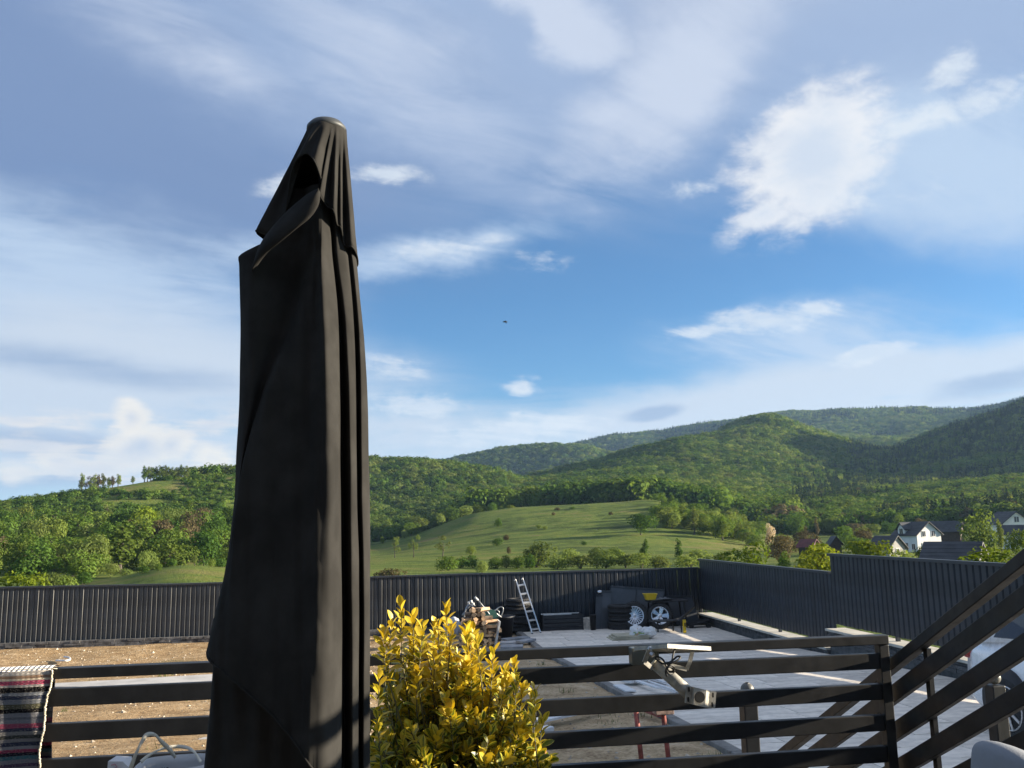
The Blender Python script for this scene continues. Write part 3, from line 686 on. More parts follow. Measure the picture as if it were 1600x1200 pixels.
# ---------------------------------------------------------------- houses of the village
WHITE_PLASTER = mat('white_plaster', (.74, .73, .70), .9, var=.06, scale=.6)
GREY_PLASTER = mat('grey_plaster', (.36, .35, .33), .9, var=.08, scale=.6)
DARK_ROOF = mat('dark_roof', (.035, .038, .045), .7, var=.2, scale=.8)
RED_ROOF = mat('maroon_roof', (.12, .028, .03), .7, var=.2, scale=.8)
WINDOW = mat('window_glass', (.03, .035, .045), .12, var=.1, spec=.8)
WOOD_DARK = mat('brown_timber', (.06, .035, .022), .8, var=.2, scale=2)
def house(name, label, px, r, L, W, H, rise, turn, wall=None, roof=None, eave=.45, side_win=(), gable_win=(), dormer=None, chimney=None, dz=0.0, base=0.6):
    """gabled house: x along the ridge, the -y long side and the +x gable face the viewer"""
    p = on_ground(px, r); d = ray(px, 830); bear = math.degrees(math.atan2(d.x, d.y))
    o = thing(name, label, 'house', (p.x, p.y, p.z + dz), rz=R(-bear + turn)); wall = wall or WHITE_PLASTER; roof = roof or DARK_ROOF
    def part(n, mb, m, par=o, smooth=False): return mb.build(n, m, par, smooth, world=False)
    mb = MB(); x, y = L / 2, W / 2
    V = [(-x, -y, -base), (x, -y, -base), (x, y, -base), (-x, y, -base), (-x, -y, H), (x, -y, H), (x, y, H), (-x, y, H), (-x, 0, H + rise), (x, 0, H + rise)]
    mb.add(V, [(0, 1, 5, 4), (2, 3, 7, 6), (1, 2, 6, 9, 5), (3, 0, 4, 8, 7)]); part('wall', mb, wall)
    rf = MB(); sl = rise / y; ox = x + eave; oy = y + eave; th = .16
    for s in (-1, 1):
        n = 6
        for k in range(n):                                             # roof in courses, each a little proud of the one below
            y0, y1 = oy * k / n, oy * (k + 1) / n
            z0, z1 = H + rise - sl * y0 + .10, H + rise - sl * y1 + .10 + (.03 if k < n - 1 else 0)
            rf.add([(-ox, s * y0, z0), (ox, s * y0, z0), (ox, s * y1, z1), (-ox, s * y1, z1), (-ox, s * y0, z0 - th), (ox, s * y0, z0 - th), (ox, s * y1, z1 - th), (-ox, s * y1, z1 - th)],
                   [(0, 1, 2, 3) if s < 0 else (3, 2, 1, 0), (4, 7, 6, 5) if s < 0 else (5, 6, 7, 4), (0, 4, 5, 1), (3, 2, 6, 7), (0, 3, 7, 4), (1, 5, 6, 2)])
    ro = part('roof', rf, roof)
    def win(c, nx, w, h):
        fr = MB(); gl = MB()
        if nx == 'y':
            fr.box((c[0], -y - .02, c[1]), (w + .24, .10, h + .24)); gl.box((c[0], -y - .075, c[1]), (w, .03, h))
            gl2 = ((c[0], -y - .10, c[1]), (.06, .03, h))
        else:
            fr.box((x + .02, c[0], c[1]), (.10, w + .24, h + .24)); gl.box((x + .075, c[0], c[1]), (.03, w, h)); gl2 = ((x + .10, c[0], c[1]), (.03, .06, h))
        f = part('window', fr, WHITE_PLASTER); part('pane', gl, WINDOW, f); part('mullion', MB().box(*gl2), WHITE_PLASTER, f)
    for c in side_win: win(c, 'y', c[2], c[3])
    for c in gable_win: win(c, 'x', c[2], c[3])
    if dormer:
        dx, dw, dh, dr = dormer; mb = MB()
        V = [(dx - dw / 2, -y - .02, H - .2), (dx + dw / 2, -y - .02, H - .2), (dx + dw / 2, -y - .02, H + dh), (dx, -y - .02, H + dh + dr), (dx - dw / 2, -y - .02, H + dh)]
        mb.add(V + [(a, 0.0, c) for a, b, c in V], [(0, 1, 2, 3, 4), (1, 6, 7, 2), (0, 4, 9, 5)]); part('dormer', mb, wall)
        mb = MB()
        for s in (-1, 1):
            a = Vector((dx, 0, H + dh + dr + .1)); b = Vector((dx + s * (dw / 2 + .35), 0, H + dh + .1 - dr * .35 / (dw / 2)))
            mb.add([(a.x, -y - .4, a.z), (b.x, -y - .4, b.z), (b.x, -.2, b.z), (a.x, -.2, a.z), (a.x, -y - .4, a.z - .15), (b.x, -y - .4, b.z - .15), (b.x, -.2, b.z - .15), (a.x, -.2, a.z - .15)],
                   [(0, 1, 2, 3), (4, 7, 6, 5), (0, 4, 5, 1), (1, 5, 6, 2), (3, 2, 6, 7)])
        part('dormer_roof', mb, roof); win((dx, H + dh * .45, 0, 0), 'y', .9, 1.1)
    if chimney: part('chimney', MB().box((chimney[0], chimney[1], H + rise + .2), (.6, .6, 1.5)), GREY_PLASTER, ro)
    return o
house('white_house', 'white two-storey house with dormer and dark gabled roof in the village', 1432, 205, 6.6, 6.2, 3.9, 2.4, -47,
      side_win=[(-2.2, 1.3, .8, 1.1), (.2, 1.2, .9, 1.7), (2.2, 1.3, .8, 1.1)], gable_win=[(-1.3, 3.9, .8, 1.0), (1.1, 3.9, .8, 1.0), (1.5, 1.4, .8, 1.1), (-1.5, 1.4, .8, 1.1)], dormer=(-.9, 2.0, 1.2, 1.1), dz=-.3)
house('garage', 'low outbuilding with a wide dark roof just over the tall fence', 1487, 82, 3.9, 4.6, 2.4, 1.5, -12, wall=GREY_PLASTER, eave=.3, dz=1.2, side_win=[(-.8, 1.4, .8, .8)])
house('barn', 'long dark roofed barn behind the white house with the dormer', 1470, 262, 10, 6, 2.2, 2.4, -10, wall=WOOD_DARK, dz=.8)
house('white_house', 'white gabled house with dark roof at the right edge of the village', 1576, 232, 7.5, 6.2, 4.2, 2.4, -62, gable_win=[(0, 4.9, 1.0, 1.2), (-1.8, 1.6, 1, 1.2), (1.8, 1.6, 1, 1.2)], side_win=[(0, 1.6, 1, 1.2)], dz=.6)
house('annex', 'low dark roofed annex beside the white house at the right edge', 1596, 205, 7, 5, 2.4, 1.6, -8, dz=.6, side_win=[(-1.5, 1.2, 1.2, 1.0), (1.2, 1.2, 1.2, 1.0)])
house('grey_cottage', 'small grey cottage with dark roof left of the white house with the dormer', 1384, 185, 4.6, 4.4, 2.0, 2.0, -40, wall=GREY_PLASTER, gable_win=[(0, 1.2, .8, .9)], dz=-.2)
house('hut', 'small hut with a maroon roof among trees right of the meadow', 1262, 205, 3.2, 3.0, 1.7, 1.3, -30, wall=WOOD_DARK, roof=RED_ROOF, gable_win=[(0, 1.0, .6, .6)], dz=.4)
house('shed', 'tiny dark shed behind the bright tree left of the grey cottage', 1302, 225, 2.6, 2.4, 1.8, 1.5, -70, wall=WOOD_DARK, dz=.6)

# ---------------------------------------------------------------- the yard
def gz(Y):                                           # the yard climbs gently towards the house
    return GROUND + (.045 * (20 - max(Y, 3.0)) if Y < 20 else 0.0)
def onG(x, y, up=0.0):
    z = GROUND
    for _ in range(12):
        p = onZ(x, y, z + up); z = gz(p.y)
    return p
def yard_soil():
    m = bpy.data.materials.new('sandy_soil'); m.use_nodes = True; t = NT(m.node_tree); p = t.n['Principled BSDF']
    g = t.new('ShaderNodeNewGeometry'); P = E_(t, g.outputs['Position']); x, y, z = t.sep(P)
    n1 = t.noise(P, .35, 5, .6); n2 = t.noise(P, 3.0, 6, .65); n3 = t.noise(P, 22, 5, .7)
    sand = t.ramp(n2 * .5 + n3 * .5, [(.38, (.20, .125, .062)), (.46, (.33, .22, .115)), (.54, (.43, .30, .165)), (.63, (.56, .43, .28))])
    soil = t.ramp(n2 * .5 + n3 * .5, [(.38, (.27, .18, .10)), (.47, (.50, .36, .215)), (.54, (.63, .465, .285)), (.64, (.74, .60, .42))])
    c = t.mix(t.smooth(x + (n1 - .5) * 2.5, -.6, 1.0), sand, soil)       # trucked-in sand left, grey building soil right
    c = t.mix(t.smooth(n1, .60, .70) * t.smooth(n3, .45, .6) * .8, c, (.06, .085, .025))
    t.put(p.inputs['Base Color'], c); p.inputs['Roughness'].default_value = .95; p.inputs['Specular IOR Level'].default_value = .15
    t.put(p.inputs['Normal'], t.bump(n3 * .8 + n2 * .8, 1.0, .07)); return m
def build_yard():
    xs = np.linspace(-16, 3.4, 130); ys = np.linspace(3.5, 23.95, 150); X, Y = np.meshgrid(xs, ys)
    Z = np.array([gz(v) for v in ys])[:, None] + fbm(X / 1.3, Y / 1.3, 5) * .10 + fbm(X / .3, Y / .3, 15) * .035
    Z = Z - .04 * np.clip((X - 2.9) / .4, 0, 1)
    na = len(xs); i, j = np.meshgrid(np.arange(len(ys) - 1), np.arange(na - 1), indexing='ij'); a = (i * na + j).ravel()
    me = bpy.data.meshes.new('yard_ground'); me.from_pydata(np.stack([X, Y, Z], -1).reshape(-1, 3).tolist(), [], np.stack([a, a + 1, a + na + 1, a + na], -1).tolist())
    me.polygons.foreach_set('use_smooth', [True] * len(me.polygons)); me.materials.append(yard_soil()); tag(obj('yard_ground', me), kind='structure')
    # loose stones
    g = random.Random(4); mb = MB()
    for k in range(2600):
        x = g.uniform(-11, 3.2); y = g.uniform(6, 23.6); s = g.uniform(.008, .03) * (1.7 if g.random() < .06 else 1)
        z = gz(y) + float(fbm(np.array(x / 1.3), np.array(y / 1.3), 5)) * .10
        V = [(x + s * g.uniform(.7, 1.2), y, z), (x, y + s, z), (x - s * g.uniform(.7, 1.2), y, z), (x, y - s, z), (x + g.uniform(-.3, .3) * s, y, z + s * g.uniform(.5, 1)), (x, y, z - s * .4)]
        mb.add(V, [(0, 1, 4), (1, 2, 4), (2, 3, 4), (3, 0, 4)])
    o = mb.build('loose_stones', mat('pale_stone', (.42, .36, .28), .9, var=.35, scale=4)); tag(o, 'loose stones strewn over the bare yard soil', 'stones', kind='stuff')
    mb = MB()
    for k in range(95):
        cx = g.choice([g.uniform(-8, 0), g.uniform(.5, 3.1)]); cy = g.uniform(8, 18); n = g.randrange(10, 26); R0 = g.uniform(.05, .22)
        for q in range(n):
            a = g.uniform(0, 6.28); rr = R0 * math.sqrt(g.random()); x = cx + math.cos(a) * rr; y = cy + math.sin(a) * rr; z = gz(y) - .01
            h = g.uniform(.03, .10); b = g.uniform(0, 6.28); w = .006
            mb.add([(x - w * math.cos(b), y - w * math.sin(b), z), (x + w * math.cos(b), y + w * math.sin(b), z), (x + g.uniform(-.04, .04), y + g.uniform(-.04, .04), z + h)], [(0, 1, 2)])
    o = mb.build('weeds', foliage_mat('weeds', [(.2, (.05, .09, .02)), (.8, (.10, .14, .035))], .2)); tag(o, 'tufts of weeds sprouting from the yard soil', 'weeds', kind='stuff')
build_yard()
PAVE = mat('grey_paver', (.74, .67, .58), .72, var=.12, scale=3.0, bump=.25, bscale=90, rnd=.10)
JOINT = mat('paver_joint', (.10, .10, .10), .95, var=.2, scale=8)
KERB = mat('concrete_kerb', (.20, .19, .175), .9, var=.2, scale=5, bump=.3)
def build_paving():
    x0, x1, y0, y1 = 3.42, 8.42, 3.6, 23.3
    mb = MB(); N = 20
    for k in range(N):
        a = y0 + (y1 - y0) * k / N; b = y0 + (y1 - y0) * (k + 1) / N
        mb.add([(x0, a, gz(a) - .004), (x1, a, gz(a) - .004), (x1, b, gz(b) - .004), (x0, b, gz(b) - .004)], [(0, 1, 2, 3)])
    base = tag(mb.build('paving', JOINT), kind='structure')
    WM['paving'] = Matrix.Identity(4)
    rows = 37; rh = (y1 - y0) / rows; shared = {}
    g = random.Random(9)
    for r in range(rows):
        x = x0; y = y0 + r * rh
        widths = []
        while sum(widths) < x1 - x0 - .3: widths.append(g.choice([.55, .7, .85, .85]))
        k = (x1 - x0) / sum(widths)
        for w in widths:
            w0 = w; w *= k
            if w0 not in shared: shared[w0] = MB().box((0, 0, 0), (1, 1, .04), bev=0).mesh('paver', PAVE)
            o = bpy.data.objects.new('paver', shared[w0]); COL.objects.link(o); o.parent = base
            yc = y + rh / 2
            o.location = (x + w / 2, yc, gz(yc) + .008 + g.uniform(-.0025, .0025)); o.scale = (w - .010, rh - .010, 1)
            o.rotation_euler = (-.045 if yc < 20 else 0, 0, 0); x += w
    ks = MB().box((0, 0, 0), (.14, .985, .22), bev=.012).mesh('kerb_stone', KERB)
    for k in range(20):
        yc = y0 + .5 + k; o = bpy.data.objects.new('kerb_stone', ks); COL.objects.link(o); o.parent = base
        o.location = (3.34 + g.uniform(-.006, .006), yc, gz(yc) - .07); o.rotation_euler = (-.045 if yc < 20 else 0, 0, g.uniform(-.006, .006))
build_paving()
def build_paths():
    C = mat('pale_concrete', (.46, .44, .41), .9, var=.12, scale=2.5, bump=.3, bscale=40)
    # curved concrete strip behind the railing on the left
    top = [onG(60, 1064, .16), onG(180, 1058, .16), onG(330, 1050, .16), onG(430, 1046, .16)]
    bot = [onG(430, 1078, .16), onG(330, 1073, .16), onG(260, 1067, .16), onG(190, 1066, .16), onG(120, 1066, .16), onG(60, 1067, .16)]
    poly = [(p.x, p.y) for p in top + bot][::-1]
    tag(MB().prism(poly, gz(17.5) - .1, gz(17.5) + .16).build('concrete_strip', C), kind='structure')
    poly = [(p.x, p.y) for p in (onG(262, 1171), onG(318, 1153), onG(420, 1140), onG(420, 1210), onG(290, 1200))]
    tag(MB().prism(poly[::-1], gz(12) - .2, gz(12) + .05).build('concrete_slab', C), kind='structure')
build_paths()

# ---------------------------------------------------------------- fences and walls
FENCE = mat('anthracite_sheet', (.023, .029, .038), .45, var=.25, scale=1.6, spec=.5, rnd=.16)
FENCE_GLINT = mat('picket_flank_glint', (.13, .13, .126), .5, var=.1, scale=3)  # lighter grey painted on the sunward flanks to strengthen their sunlit lines
FENCE_CAP = mat('anthracite_cap', (.034, .040, .049), .42, var=.08, scale=2.0)
STONE = mat('dark_split_stone', (.10, .098, .098), .85, var=.35, scale=7, bump=.5, bscale=30, rnd=.35)
CONCRETE = mat('pale_cap_concrete', (.52, .49, .42), .85, var=.12, scale=3, bump=.2)
JIT = random.Random(17)
def picket_mesh(h, edge):
    """folded sheet picket, unit origin at its foot; +x is the flank that turns to the sun, -y the face"""
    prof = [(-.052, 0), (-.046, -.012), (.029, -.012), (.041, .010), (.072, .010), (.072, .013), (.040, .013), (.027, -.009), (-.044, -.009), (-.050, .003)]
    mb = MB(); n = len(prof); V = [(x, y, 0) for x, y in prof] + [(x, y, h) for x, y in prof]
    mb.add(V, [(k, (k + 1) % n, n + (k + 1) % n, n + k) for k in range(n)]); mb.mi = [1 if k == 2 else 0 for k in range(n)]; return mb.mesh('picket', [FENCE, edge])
def fence(name, label, p0, p1, ztop, zbot, pitch, rot, segs=None, edge=None):
    o = thing(name, label, 'fence', (p0[0], p0[1], zbot)); d = Vector((p1[0] - p0[0], p1[1] - p0[1], 0)); L = d.length; d.normalize()
    M = {}
    n = int(L / pitch)
    for k in range(n):
        s = (k + .5) * pitch; zt, zb = ztop(s), zbot if segs is None else segs(s)
        h = round(zt - zb - .012, 3)
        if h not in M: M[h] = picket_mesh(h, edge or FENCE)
        c = bpy.data.objects.new('picket', M[h]); COL.objects.link(c); c.parent = o
        c.location = (d.x * s, d.y * s, zb - zbot + JIT.uniform(-.006, .006)); c.rotation_euler = (JIT.uniform(-.004, .004), JIT.uniform(-.003, .003), rot + JIT.uniform(-.007, .007))
    return o, d, L
fo, fd, fL = fence('picket_fence', 'long dark metal picket fence across the far side of the yard', (-11.2, 24.0), (8.60, 24.0), lambda s: -1.25 - .05 * max(0, 1 - abs(s - 6.2) / 5.5), -2.62, .1185, 0, edge=FENCE_GLINT)
mb = MB(); prev = None
for k in range(21):
    s = -11.3 + (8.5 + 11.3) * k / 20; z = -1.25 - .05 * max(0, 1 - abs(s + 11.2 - 6.2) / 5.5)
    if prev: mb.bar((prev[0], 24.0, prev[1] - .005), (s + .002, 24.0, z - .005), .075, .045)
    prev = (s, z)
mb.build('cap_rail', FENCE_CAP, fo)
for k in range(8): MB().box((-10.9 + 2.75 * k, 24.06, -2.1), (.06, .06, 1.62)).build('post', FENCE, fo)
for z in (-2.45, -1.5): MB().box((-1.4, 24.045, z), (19.6, .03, .04)).build('rail', FENCE, fo)
ST = 16.6
fo2, _, _ = fence('sheet_fence', 'tall dark profiled metal fence stepping up along the right of the yard', (8.57, 24.05), (8.57, 7.0), lambda s: -1.03 if 24.05 - s > ST else -.68, -2.37, .150, -math.pi / 2, segs=lambda s: -2.37 if 24.05 - s > ST else -2.0)
for c in fo2.children: c.scale = (1.31, 1, 1)
MB().bar((8.57, 24.09, -1.03), (8.57, ST, -1.03), .09, .05).build('cap_rail', FENCE_CAP, fo2)
MB().bar((8.57, ST - .002, -.68), (8.57, 7.0, -.68), .09, .05).build('cap_rail', FENCE_CAP, fo2)
for k in range(8):
    y = 23.9 - 2.35 * k; zt = -1.05 if y > ST else -.7; MB().box((8.63, y, (zt - 2.6) / 2), (.06, .06, zt + 2.6)).build('post', FENCE, fo2)
for za, zb_, ya, yb in ((-2.2, -1.25, 24, ST), (-1.85, -.9, ST, 7)):
    for z in (za, zb_): MB().bar((8.615, ya, z), (8.615, yb, z), .03, .04).build('rail', FENCE, fo2)
def stone_wall(name, label, x_face, ya, yb, ztop, cap, parts):
    o = thing(name, label, 'wall', (x_face + .2, (ya + yb) / 2, GROUND)); L = abs(ya - yb)
    MB().box((x_face + .19, (ya + yb) / 2, (ztop - 3.0) / 2), (.30, L, ztop + 3.0)).build('core', JOINT, o)
    g = random.Random(int(ya * 10)); ch = .062; br = MB().box((0, 0, 0), (.05, 1, 1)).mesh('brick', STONE); big = MB(); n = 0
    z = ztop - ch / 2
    while z > gz(yb) - .05:
        y = yb
        while y < ya - .08:
            w = min(g.uniform(.22, .42), ya - y)
            if z > gz(y) - .06:
                c = (x_face + .025 + g.uniform(-.009, .006), y + w / 2, z); sz = (w - .008, ch - .007)
                if parts and n < 290:
                    b = bpy.data.objects.new('brick', br); COL.objects.link(b); b.parent = o; b.matrix_parent_inverse = WM[o.name].inverted()
                    b.location = c; b.scale = (1, *sz); n += 1
                else: big.box(c, (.05, *sz))
            y += w
        z -= ch
    if big.v: big.build('stonework', STONE, o)['kind'] = 'stuff'
    k = int(L / 1.2)
    for q in range(k):
        a = yb + L * q / k; b = yb + L * (q + 1) / k
        MB().box((x_face + .16, (a + b) / 2, ztop + cap / 2 + .002), (.42, b - a - .006, cap), bev=.006).build('cap_stone', CONCRETE, o)
stone_wall('stone_wall', 'low grey stone wall with pale cap under the far stretch of the tall fence', 8.42, 23.85, ST + .02, -2.50, .045, False)
stone_wall('stone_wall', 'higher grey stone wall with pale cap under the near stretch of the tall fence', 8.42, ST, 8.6, -2.13, .045, True)
def far_wall():
    o = thing('stone_wall', 'very low dark stone footing under the far picket fence', 'wall', (0, 23.95, GROUND)); mb = MB(); g = random.Random(8)
    for r in range(3):
        x = -12
        while x < 8.5:
            w = g.uniform(.2, .5); mb.box((x + w / 2, 23.82 + g.uniform(-.02, .02), GROUND + .02 + r * .055), (w - .01, .14, .05)); x += w
    mb.build('stonework', STONE, o)['kind'] = 'stuff'
    MB().box((-1.8, 23.97, GROUND - .02), (20.8, .18, .20)).build('core', KERB, o)
far_wall()

# ---------------------------------------------------------------- terrace, stairs and railings
FLOOR = -1.50
TILE = mat('terrace_tile', (.30, .29, .28), .7, var=.1, scale=3, bump=.2)
HOUSE_WALL = mat('house_plaster', (.10, .098, .095), .9, var=.08, scale=2, bump=.2)
METAL = mat('dark_painted_steel', (.016, .0168, .0182), .48, var=.2, scale=9, spec=.32, bump=.06, bscale=160)
o = MB().box((-1.6, .85, FLOOR - .11), (7.0, 5.4, .22)).build('terrace_floor', TILE); tag(o, kind='structure')
o = MB().box((-1.6, .85, (FLOOR - .22 - 3.2) / 2), (6.9, 5.3, 3.2 + FLOOR - .22)).build('terrace_plinth', HOUSE_WALL); tag(o, kind='structure')
hw = thing('unseen_house_wall', 'unseen dark house wall behind the terrace, added to cut sky light', 'wall', (-2.5, -2.0, FLOOR))  # unseen wall, added and kept dark to cut sky light on the parasol
MB().box((-2.5, -2.1, .4), (11.0, .3, 6.4)).build('plaster', HOUSE_WALL, hw)
MB().box((-1.2, -1.93, -.45), (1.5, .06, 2.1)).build('door', WOOD_DARK, hw); MB().box((-3.4, -1.93, -.2), (1.6, .06, 1.3)).build('window', WINDOW, hw)
YR = 3.40; XP = 1.95
ra = thing('terrace_railing', 'dark steel railing of broad horizontal slats along the terrace edge', 'railing', (0, YR, FLOOR))
MB().bar((-2.9, YR, -.478), (XP + .02, YR, -.478), .05, .036, bev=.003).build('top_rail', METAL, ra)
for k in range(7): MB().bar((-2.9, YR, -.560 - .117 * k), (XP - .021, YR, -.560 - .117 * k), .030, .060, bev=.003).build('slat', METAL, ra)
for x in (-2.6, .12, XP): MB().box((x, YR + (.036 if x != XP else 0), (-.497 + FLOOR) / 2), (.04, .04, -.497 - FLOOR), bev=.003).build('post', METAL, ra)
# the stair flight leaves beside the terrace and runs down to the yard
def ztop(Y): return -.078 - .542 * (Y - 2.53)
def stair_rail(name, label, X, ya, yb, side):
    o = thing(name, label, 'railing', (X, (ya + yb) / 2, ztop(yb) - .9))
    yl = 2.25                                         # above this the flight ends in a level landing
    def b(off, h, w, nm):
        za = ztop(yl) - off - h / 2
        MB().bar((X, yl, za), (X, yb, ztop(yb) - off - h / 2), w, h * .892, bev=.003).build(nm, METAL, o)
        MB().bar((X, ya, za), (X, yl - .002, za), w * .97, h * .9, bev=.003).build(nm, METAL, o)
    b(0, .047, .042, 'top_rail')
    for k in range(5): b(.096 + .139 * k, .070, .028, 'slat')
    for y in (3.22, yb - .35):
        if ya < y < yb: MB().box((X + side * .026, y, ztop(y) - .45), (.018, .026, .82)).build('baluster', METAL, o)
    MB().box((X, ya - .024, (ztop(yl) - 1.15) / 2 + .01), (.05, .05, ztop(yl) + 1.17), bev=.004).build('end_post', METAL, o)
    MB().box((X, yb + .07, -1.64), (.082, .082, 1.32), bev=.006).build('newel', METAL, o)
    bm = MB(); prof = [(.038 * math.sin(math.pi * k / 12) + (.012 if k == 12 else 0), .038 - .038 * math.cos(math.pi * k / 12)) for k in range(13)]
    bm.lathe(prof, (X, yb + .07, -.978), 20); bm.build('ball', mat('newel_ball_paint', (.12, .115, .10), .45, var=.1), o, True)
    return o
stair_rail('stair_railing', 'dark slatted stair railing sloping down past the railing corner', XP + .055, 1.45, 4.88, 1)
stair_rail('stair_railing', 'dark slatted stair railing on the far side of the steps by the car', 3.53, 1.45, 4.88, -1)
st = tag(MB().box((2.77, 5.0, -2.30), (1.6, 1.0, .5)).build('stair_landing', TILE), kind='structure')
WM['stair_landing'] = Matrix.Identity(4)
for k in range(9):
    y = 4.25 - .33 * k; MB().box((2.76, y, (-2.05 + .165 * (k + 1) - 2.6) / 2), (1.42, .345, 2.6 - 2.05 + .165 * (k + 1)), bev=.006).build('step', TILE, st)

# ---------------------------------------------------------------- the closed parasol
CLOTH = mat('charcoal_canvas', (.0295, .0285, .0268), .92, var=.16, scale=7, spec=.06, bump=.35, bscale=900, bdist=.0006)
def _setup_cloth():
    t = NT(CLOTH.node_tree); p = t.n['Principled BSDF']; p.inputs['Sheen Weight'].default_value = .0; p.inputs['Sheen Roughness'].default_value = .5
_setup_cloth()
UY = 2.2
def U(px, py, d):
    """point of the parasol: photo column and row on the plane of its pole, d pixels nearer the eye"""
    p = onY(px, py, UY); return Vector((p.x, p.y - d * .00162, p.z))
def crom(P, n, closed=False):
    """Catmull-Rom through vectors"""
    out = []; m = len(P); R_ = range(m if closed else m - 1)
    for i in R_:
        p0 = P[i - 1] if (closed or i > 0) else P[i]; p1 = P[i]; p2 = P[(i + 1) % m]; p3 = P[(i + 2) % m] if (closed or i + 2 < m) else P[min(i + 1, m - 1)]
        for k in range(n):
            t = k / n; out.append(.5 * ((2 * p1) + (-p0 + p2) * t + (2 * p0 - 5 * p1 + 4 * p2 - p3) * t * t + (-p0 + 3 * p1 - 3 * p2 + p3) * t ** 3))
    if not closed: out.append(P[-1])
    return out
LV = {
 300: [(448, 0), (451, 8), (462, 16), (475, 14), (487, 26), (494, 32), (501, 34), (508, 28), (514, 22), (516, 14), (522, 18), (530, 12), (534, 6), (540, 6), (546, -4), (541, -18), (524, -28), (488, -32), (460, -24), (450, -10)],
 372: [(426, 0), (428, 8), (440, 16), (468, 12), (486, 36), (495, 44), (502, 47), (510, 40), (518, 31), (520, 18), (527, 26), (538, 18), (542, 8), (548, 10), (554, -5), (548, -26), (528, -40), (480, -46), (436, -34), (428, -14)],
 386: [(402, 0), (404, 9), (420, 18), (463, 14), (487, 39), (496, 47), (503, 50), (511, 43), (519, 33), (521, 19), (528, 27), (539, 19), (543, 8), (549, 11), (555, -5), (549, -28), (529, -43), (475, -49), (424, -36), (405, -16)],
 402: [(375, 0), (378, 12), (402, 26), (458, 16), (488, 42), (497, 50), (504, 54), (512, 46), (520, 35), (522, 20), (529, 29), (541, 21), (545, 9), (551, 12), (557, -5), (551, -30), (530, -46), (470, -52), (410, -38), (381, -18)],
 420: [(375, 0), (378, 13), (401, 30), (458, 16), (486, 44), (497, 53), (505, 58), (514, 48), (522, 36), (524, 20), (531, 30), (543, 21), (547, 8), (553, 12), (559, -5), (553, -31), (531, -48), (470, -55), (410, -40), (381, -19)],
 500: [(377, 0), (380, 16), (402, 38), (452, 24), (474, 54), (495, 66), (510, 72), (524, 58), (532, 40), (534, 20), (541, 34), (551, 20), (554, 4), (560, 12), (566, -6), (560, -36), (535, -56), (470, -64), (410, -48), (382, -25)],
 600: [(376, -2), (379, 18), (401, 42), (418, 30), (438, 60), (490, 75), (514, 81), (528, 66), (537, 46), (539, 20), (546, 38), (555, 22), (558, 0), (564, 13), (573, -7), (567, -40), (538, -66), (470, -75), (405, -56), (380, -30)],
 700: [(372, -3), (374, 22), (388, 44), (393, 40), (403, 60), (480, 80), (516, 87), (530, 72), (539, 48), (540, 20), (548, 38), (557, 22), (559, -2), (566, 14), (576, -8), (569, -43), (539, -70), (470, -80), (404, -60), (376, -32)],
 800: [(368, -5), (370, 28), (375, 46), (379, 54), (388, 66), (470, 84), (516, 92), (531, 74), (540, 50), (541, 20), (549, 38), (558, 22), (560, -2), (567, 14), (577, -8), (572, -45), (540, -75), (470, -85), (405, -65), (374, -35)],
 900: [(353, -5), (355, 25), (360, 46), (368, 58), (385, 72), (460, 90), (512, 98), (530, 78), (541, 52), (542, 20), (550, 38), (560, 22), (562, -4), (568, 14), (577, -8), (572, -50), (540, -80), (465, -92), (395, -72), (362, -38)],
 1000: [(336, -5), (337, 20), (342, 38), (352, 48), (378, 60), (455, 74), (508, 80), (528, 68), (541, 48), (542, 20), (551, 38), (560, 22), (562, -4), (569, 14), (577, -8), (572, -52), (540, -84), (460, -96), (385, -76), (350, -40)],
 1100: [(327, -5), (328, 15), (335, 30), (352, 36), (382, 48), (450, 60), (505, 68), (527, 62), (541, 46), (542, 18), (551, 38), (560, 22), (562, -4), (569, 14), (577, -8), (572, -52), (540, -84), (460, -98), (380, -78), (340, -42)],
 1200: [(316, -5), (318, 15), (326, 30), (345, 32), (380, 46), (450, 56), (505, 64), (527, 60), (541, 44), (542, 18), (551, 38), (560, 22), (562, -4), (569, 14), (577, -8), (572, -52), (540, -84), (455, -100), (375, -80), (330, -44)],
 1340: [(304, -5), (307, 15), (318, 30), (342, 30), (380, 42), (450, 52), (505, 60), (527, 58), (541, 42), (542, 18), (551, 38), (560, 22), (562, -4), (569, 14), (577, -8), (572, -52), (540, -84), (455, -100), (370, -80), (318, -44)],
}
def wrinkle(p, amp):
    v = Vector((p.x * 16, p.y * 16, p.z * 3.2)); n = mnoise.noise(v) + .6 * mnoise.noise(v * 2.7) - .7 * max(0, mnoise.noise(Vector((p.x * 22 + p.z * 9, p.y * 9, p.z * 5))) - .15)
    v2 = Vector((p.x * 40 + p.z * 18, p.y * 40, p.z * 14)); n2 = mnoise.noise(v2)
    return Vector((n * amp * .6, -n * amp - n2 * amp * .35, 0))
def level_curve(ys, table):
    """table: list of rows (each a list of (px, d)); interpolate along rows with Catmull-Rom in y"""
    keys = ys; cols = len(table[0]); out = []
    rows = [[Vector((x, y, d)) for x, d in r] for y, r in zip(keys, table)]
    tracks = [crom([rows[i][c] for i in range(len(rows))], 8) for c in range(cols)]
    for i in range(len(tracks[0])): out.append([tracks[c][i] for c in range(cols)])
    return out
pa = thing('closed_parasol', 'tall closed charcoal parasol hanging in folds in front of the railing', 'parasol', (U(505, 800, 0).x, UY, FLOOR))
BOT = [1000, 1008, 1016, 1026, 1042, 1108, 1176, 1198, 1216, 1340, 1340, 1340, 1340, 1340, 1340, 1340, 1340, 1320, 1160, 1030]
